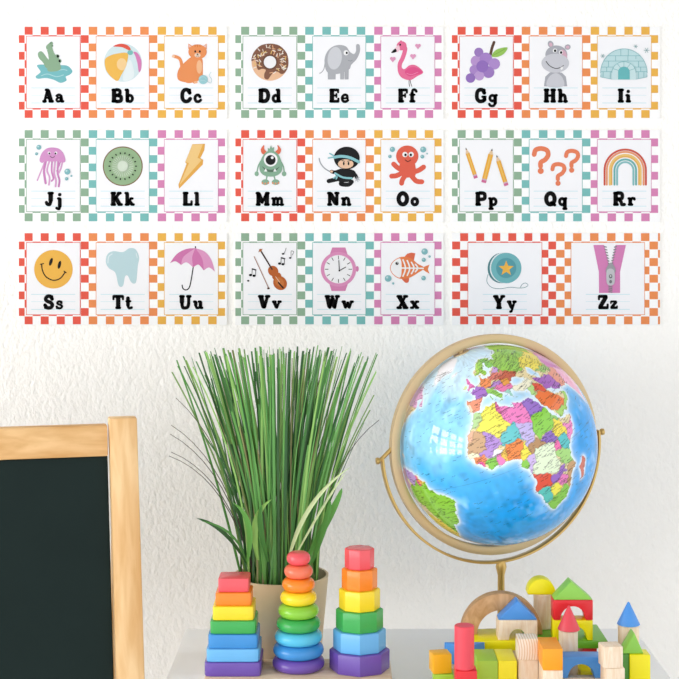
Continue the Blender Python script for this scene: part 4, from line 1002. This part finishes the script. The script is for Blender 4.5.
def column(kind, px, spec, h, word, grp, rot=0.0):
    cx = wx(px, SZ); n = len(spec); z = BT
    for i, (cname, r) in enumerate(spec):
        last = i == n-1
        hh = h*(.96 if i % 2 else 1.04) if kind == 'square' else h
        stack_piece(kind, cname, cx, sy, z, hh-.0001, r, 0 if last else HO, 'stacking_' + kind, '%s %s %s of the %s stack' % (cname.replace('lightblue', 'light blue'), word, 'at the top' if last else ordinal(i), kind), grp, rot)
        z += hh
        if i == n-2: ztop = z
    return
column('square', 234.5, [('purple', .0374), ('lightblue', .0352), ('blue', .0330), ('green', .0305), ('yellow', .0275), ('orange', .0240), ('red', .0205)], .0178, 'square slab', 'square slabs on the left peg')
column('ring', 298.5, [('purple', .0350), ('blue', .0340), ('cyan', .0318), ('green', .0296), ('lime', .0272), ('yellow', .0246), ('orange', .0220), ('salmon', .0192), ('red', .0160)], .0174, 'wooden ring', 'rings on the middle peg')
column('octagon', 359.5, [('purple', .0372), ('lightblue', .0326), ('green', .0292), ('yellow', .0254), ('orange', .0220), ('red', .0182)], .0270, 'octagonal slab', 'octagons on the right peg', rot=PI/8*1.0)

# ------------------------------------------------------------------ building blocks
BG = 'wooden building blocks'
E1 = .0012
def finish(name, bm, m, label, mtx=None, smooth=35, bev=E1):
    bmesh.ops.remove_doubles(bm, verts=bm.verts[:], dist=1e-6)
    bmesh.ops.recalc_face_normals(bm, faces=bm.faces[:])
    if bev:
        ed = [e for e in bm.edges if len(e.link_faces) == 2 and e.calc_face_angle(0) > math.radians(28)]
        bmesh.ops.bevel(bm, geom=ed, offset=bev, segments=2, affect='EDGES', profile=.5, clamp_overlap=True)
    mb = MB(); mb.bm(bm, m, mtx)
    return props(obj(name, mb, None, smooth), label, 'block', BG)
def prism_xz(poly, y0, y1):
    bm = bmesh.new(); a = [bm.verts.new((x, y0, z)) for x, z in poly]; b = [bm.verts.new((x, y1, z)) for x, z in poly]; n = len(poly)
    bm.faces.new(a); bm.faces.new(b[::-1])
    for i in range(n): bm.faces.new((a[i], b[i], b[(i+1) % n], a[(i+1) % n]))
    return bm
def turn(c, deg): return Matrix.Translation(c) @ Matrix.Rotation(math.radians(deg), 4, 'Z') @ Matrix.Translation(-c)
EP = .00012
def tz(t): return TZ + t*U
def cuboid(name, m, label, pl_, pr_, Zf, t0, t1, du, rot=0):
    x0, x1 = wx(pl_, Zf), wx(pr_, Zf); y0 = wy(Zf); y1 = y0+du*U
    bm = prism_xz([(x0, tz(t0)+EP), (x1, tz(t0)+EP), (x1, tz(t1)), (x0, tz(t1))], y0, y1)
    return finish(name, bm, m, label, turn(Vector(((x0+x1)/2, (y0+y1)/2, 0)), rot) if rot else None)
def arch(name, m, label, pl_, pr_, Zf, t0, t1, du, hw=.31, top=.68):
    x0, x1 = wx(pl_, Zf), wx(pr_, Zf); y0 = wy(Zf); y1 = y0+du*U; z0, z1 = tz(t0)+EP, tz(t1); xc = (x0+x1)/2; w = (x1-x0)
    r = hw*w; hh = (z1-z0)*top
    hole = [(xc+r*math.cos(PI*k/18), z0+hh*math.sin(PI*k/18)) for k in range(19)]
    bm = prism_xz([(x0, z0), (x0, z1), (x1, z1), (x1, z0)] + hole, y0, y1)
    return finish(name, bm, m, label)
def roof(name, m, label, pl_, pr_, Zf, t0, hu, du, apex=.5):
    x0, x1 = wx(pl_, Zf), wx(pr_, Zf); y0 = wy(Zf); z0 = tz(t0)+EP
    return finish(name, prism_xz([(x0, z0), (x1, z0), (x0+(x1-x0)*apex, z0+hu*U)], y0, y0+du*U), m, label)
def lathe_block(name, m, label, px, Z, prof):
    mb = MB(); mb.lathe(prof, (wx(px, Z), wy(Z), 0), m, 40)
    return props(obj(name, mb, None, 35), label, 'block', BG)
def cylinder(name, m, label, px, Z, r, t0, t1):
    z0, z1 = tz(t0)+EP, tz(t1); e = .001
    return lathe_block(name, m, label, px, Z, [(r-e, z0), (r, z0+e), (r, z1-e), (r-e, z1)])
def cone(name, m, label, px, Z, r, t0, h):
    z0 = tz(t0)+EP
    return lathe_block(name, m, label, px, Z, [(r-.0012, z0), (r, z0+.0008), (r-.0003, z0+.002), (.0016, z0+h-.001), (.0006, z0+h)])
R_, Y_, A_, O_, G_, LM, B_, DG, LG, PR = (PAINT[k] for k in ('red', 'yellow', 'amber', 'orange', 'green', 'lime', 'blue', 'darkgreen', 'lightgreen', 'pinkred'))

# left end
cuboid('cube_block', LM, 'lime green cube under the orange cube at the left end', 433.5, 453.6, 1.882, 0, 1, .95)
cuboid('cube_block', A_, 'orange cube on a lime cube at the left end of the blocks', 431.5, 450.5, 1.884, 1, 1.93, .93, rot=10)
cuboid('square_pillar_block', R_, 'red square pillar beneath the red cylinder', 455.8, 477.2, 1.807, 0, 2, 1)
cylinder('cylinder_block', PR, 'tall red cylinder standing on a red pillar', 464.3, 1.8195, .0124, 2, 4)
xa, xb = wx(444, 1.936), wx(485, 1.936)
bm = bmesh.new(); vv = [(xa, wy(1.936)), ((xa+xb)/2, wy(1.909)), (xb, wy(1.936))]
lo_ = [bm.verts.new((x, y, tz(1)+EP)) for x, y in vv]; hi_ = [bm.verts.new((x, y, tz(2))) for x, y in vv]
bm.faces.new(lo_); bm.faces.new(hi_[::-1])
for i in range(3): bm.faces.new((lo_[i], hi_[i], hi_[(i+1) % 3], lo_[(i+1) % 3]))
finish('triangle_block', bm, B_, 'blue triangle lying flat behind the red cylinder')
cuboid('cube_block', BEECH, 'plain wooden cube under the blue triangle', 452, 474, 1.9095, 0, 1, .98)
# front middle
cuboid('square_pillar_block', LM, 'lime green pillar right of the red pillar', 477.0, 498.0, 1.85, 0, 2, 2)
cuboid('square_pillar_block', Y_, 'yellow pillar right of the lime green pillar', 498.3, 517.0, 1.85, 0, 2, 2)
cuboid('square_pillar_block', BEECH, 'plain wooden pillar under the cube with visible grain rings', 518.3, 538.3, 1.854, 0, 2, 1)
cuboid('cube_block', BEECH_RING, 'plain wooden cube with visible grain rings, left of the orange block', 518.0, 538.3, 1.853, 2, 3, 1)
cuboid('square_pillar_block', BEECH, 'plain wooden pillar under the orange block', 543.4, 563.0, 1.8105, 0, 2, 2)
cuboid('long_block', O_, 'orange long block left of the blue arch', 542.9, 563.0, 1.809, 2, 3, 2)
cuboid('long_block', BEECH, 'plain wooden long block under the blue arch', 564.5, 602, 1.8655, 0, 1, .6)
arch('arch_block', B_, 'blue arch in the front row', 560.7, 602, 1.866, 1, 2, 1, hw=.32, top=.66)
cuboid('long_block', Y_, 'yellow long block seen through the blue arch', 581, 600, 1.8955, 0, 1, 1.5)
cuboid('cube_block', BEECH, 'plain wooden cube on top at the right, in front of the blue cone', 602.5, 622.3, 1.818, 2, 3, .92, rot=7)
cuboid('square_pillar_block', BEECH, 'plain wooden pillar under the right top cube', 604.3, 624.5, 1.8185, 0, 2, .92, rot=4)
cuboid('square_pillar_block', DG, 'dark green pillar left of the right end yellow pillar', 609, 629.6, 1.8795, 0, 2, .95)
cuboid('square_pillar_block', Y_, 'yellow pillar at the right end of the blocks', 630, 650.5, 1.876, 0, 2, 1)
roof('roof_block', LG, 'small light green triangular block on the right end pillars', 622.6, 643.8, 1.881, 2, 1.0, .9, apex=.56)
cuboid('cube_block', BEECH, 'plain wooden cube under the blue coned tower', 617.5, 638.5, 1.912, 0, 1, 1)
cylinder('cylinder_block', BEECH, 'plain wooden cylinder under the blue cone', 628.5, 1.926, .0138, 1, 2.95)
cone('cone_block', B_, 'light blue cone at the far right', 628.5, 1.926, .0150, 2.95, .0300)
cylinder('cylinder_block', BEECH, 'plain wooden cylinder under the red cone', 568.3, 1.9085, .0124, 0, 2.88)
cone('cone_block', PR, 'red cone on a wooden cylinder behind the blue arch', 568.8, 1.9085, .0146, 2.88, .0315)
# back row
cuboid('square_pillar_block', R_, 'short red pillar under the right end of the green plank', 583, 597, 1.945, 0, 1.62, 1.6)
cuboid('square_pillar_block', BEECH, 'short wooden pillar under the left end of the green plank', 532, 552, 1.945, 0, 1.62, 1.6)
cuboid('plank_block', G_, 'green plank under the yellow arch', 527.3, 608, 1.94, 1.62, 2, 3.05)
arch('arch_block', Y_, 'yellow arch on the green plank', 553.4, 593, 1.942, 2, 3, .98, hw=.36, top=.72)
arch('arch_block', R_, 'red arch on top of the yellow arch', 553.4, 593, 1.942, 3, 4, .98, hw=.32, top=.68)
roof('roof_block', LG, 'large green roof block on the red arch', 553.8, 593, 1.942, 4, .92, .98, apex=.44)
cylinder('cylinder_block', BEECH, 'tall wooden cylinder column under the yellow half disc', 543.4, 2.006, .0136, 2, 3.78)
hx, hy0 = wx(540.6, 2.006), wy(2.006)
bm = prism_xz([(hx+.0195*math.cos(PI*k/24), tz(3.78)+EP+.0195*math.sin(PI*k/24)*1.1) for k in range(25)], hy0-.0125, hy0+.0125)
finish('half_disc_block', bm, Y_, 'yellow half disc on the tall wooden column')
cuboid('square_pillar_block', BEECH, 'short wooden pillar under the left end of the yellow plank', 476, 494, 1.945, 0, 1.52, 1.3)
cuboid('square_pillar_block', BEECH, 'short wooden pillar under the right end of the yellow plank', 505, 523, 1.945, 0, 1.52, 1.3)
cuboid('plank_block', Y_, 'yellow plank behind the lime and yellow pillars', 465, 526.5, 1.94, 1.52, 2, 2.2)
arch('arch_block', BEECH, 'plain wooden arch under the blue roof', 498, 537.6, 1.943, 2, 3, .95, hw=.22, top=.55)
roof('roof_block', B_, 'blue roof block on the plain wooden arch', 498.2, 537.6, 1.943, 3, .95, .95)
rx, ry0 = wx(500.5, 1.985), wy(1.9695)
ro, ri = .0555, .033
poly = [(rx+ro*math.cos(PI*k/28), tz(2)+EP+ro*math.sin(PI*k/28)) for k in range(29)] + [(rx-ri*math.cos(PI*k/28), tz(2)+EP+ri*math.sin(PI*k/28)) for k in range(29)]
finish('half_ring_block', prism_xz(poly, ry0, ry0+.020), BROWNWOOD, 'large brown wooden half ring behind the blue roof')

# ------------------------------------------------------------------ light
wd = bpy.data.worlds.new('daylight'); SC.world = wd; wd.use_nodes = True
wb = wd.node_tree.nodes['Background']; wb.inputs['Color'].default_value = lin('#f7f8fb') + [1]; wb.inputs['Strength'].default_value = 1.6

# ------------------------------------------------------------------ camera
cam = bpy.data.cameras.new('camera'); co_ = bpy.data.objects.new('camera', cam); COL.objects.link(co_)
co_.location = (0, -D, ZC); co_.rotation_euler = (PI/2, 0, 0)
cam.sensor_width = 36; cam.lens = 36*F/679; cam.shift_y = -(339.5-HY)/679; cam.clip_start = .05
SC.camera = co_
vs_ = SC.view_settings
SC.display_settings.display_device = 'sRGB'
vs_.view_transform = 'Standard'; vs_.look = 'None'; vs_.gamma = 1; vs_.use_curve_mapping = False; vs_.exposure = -.1
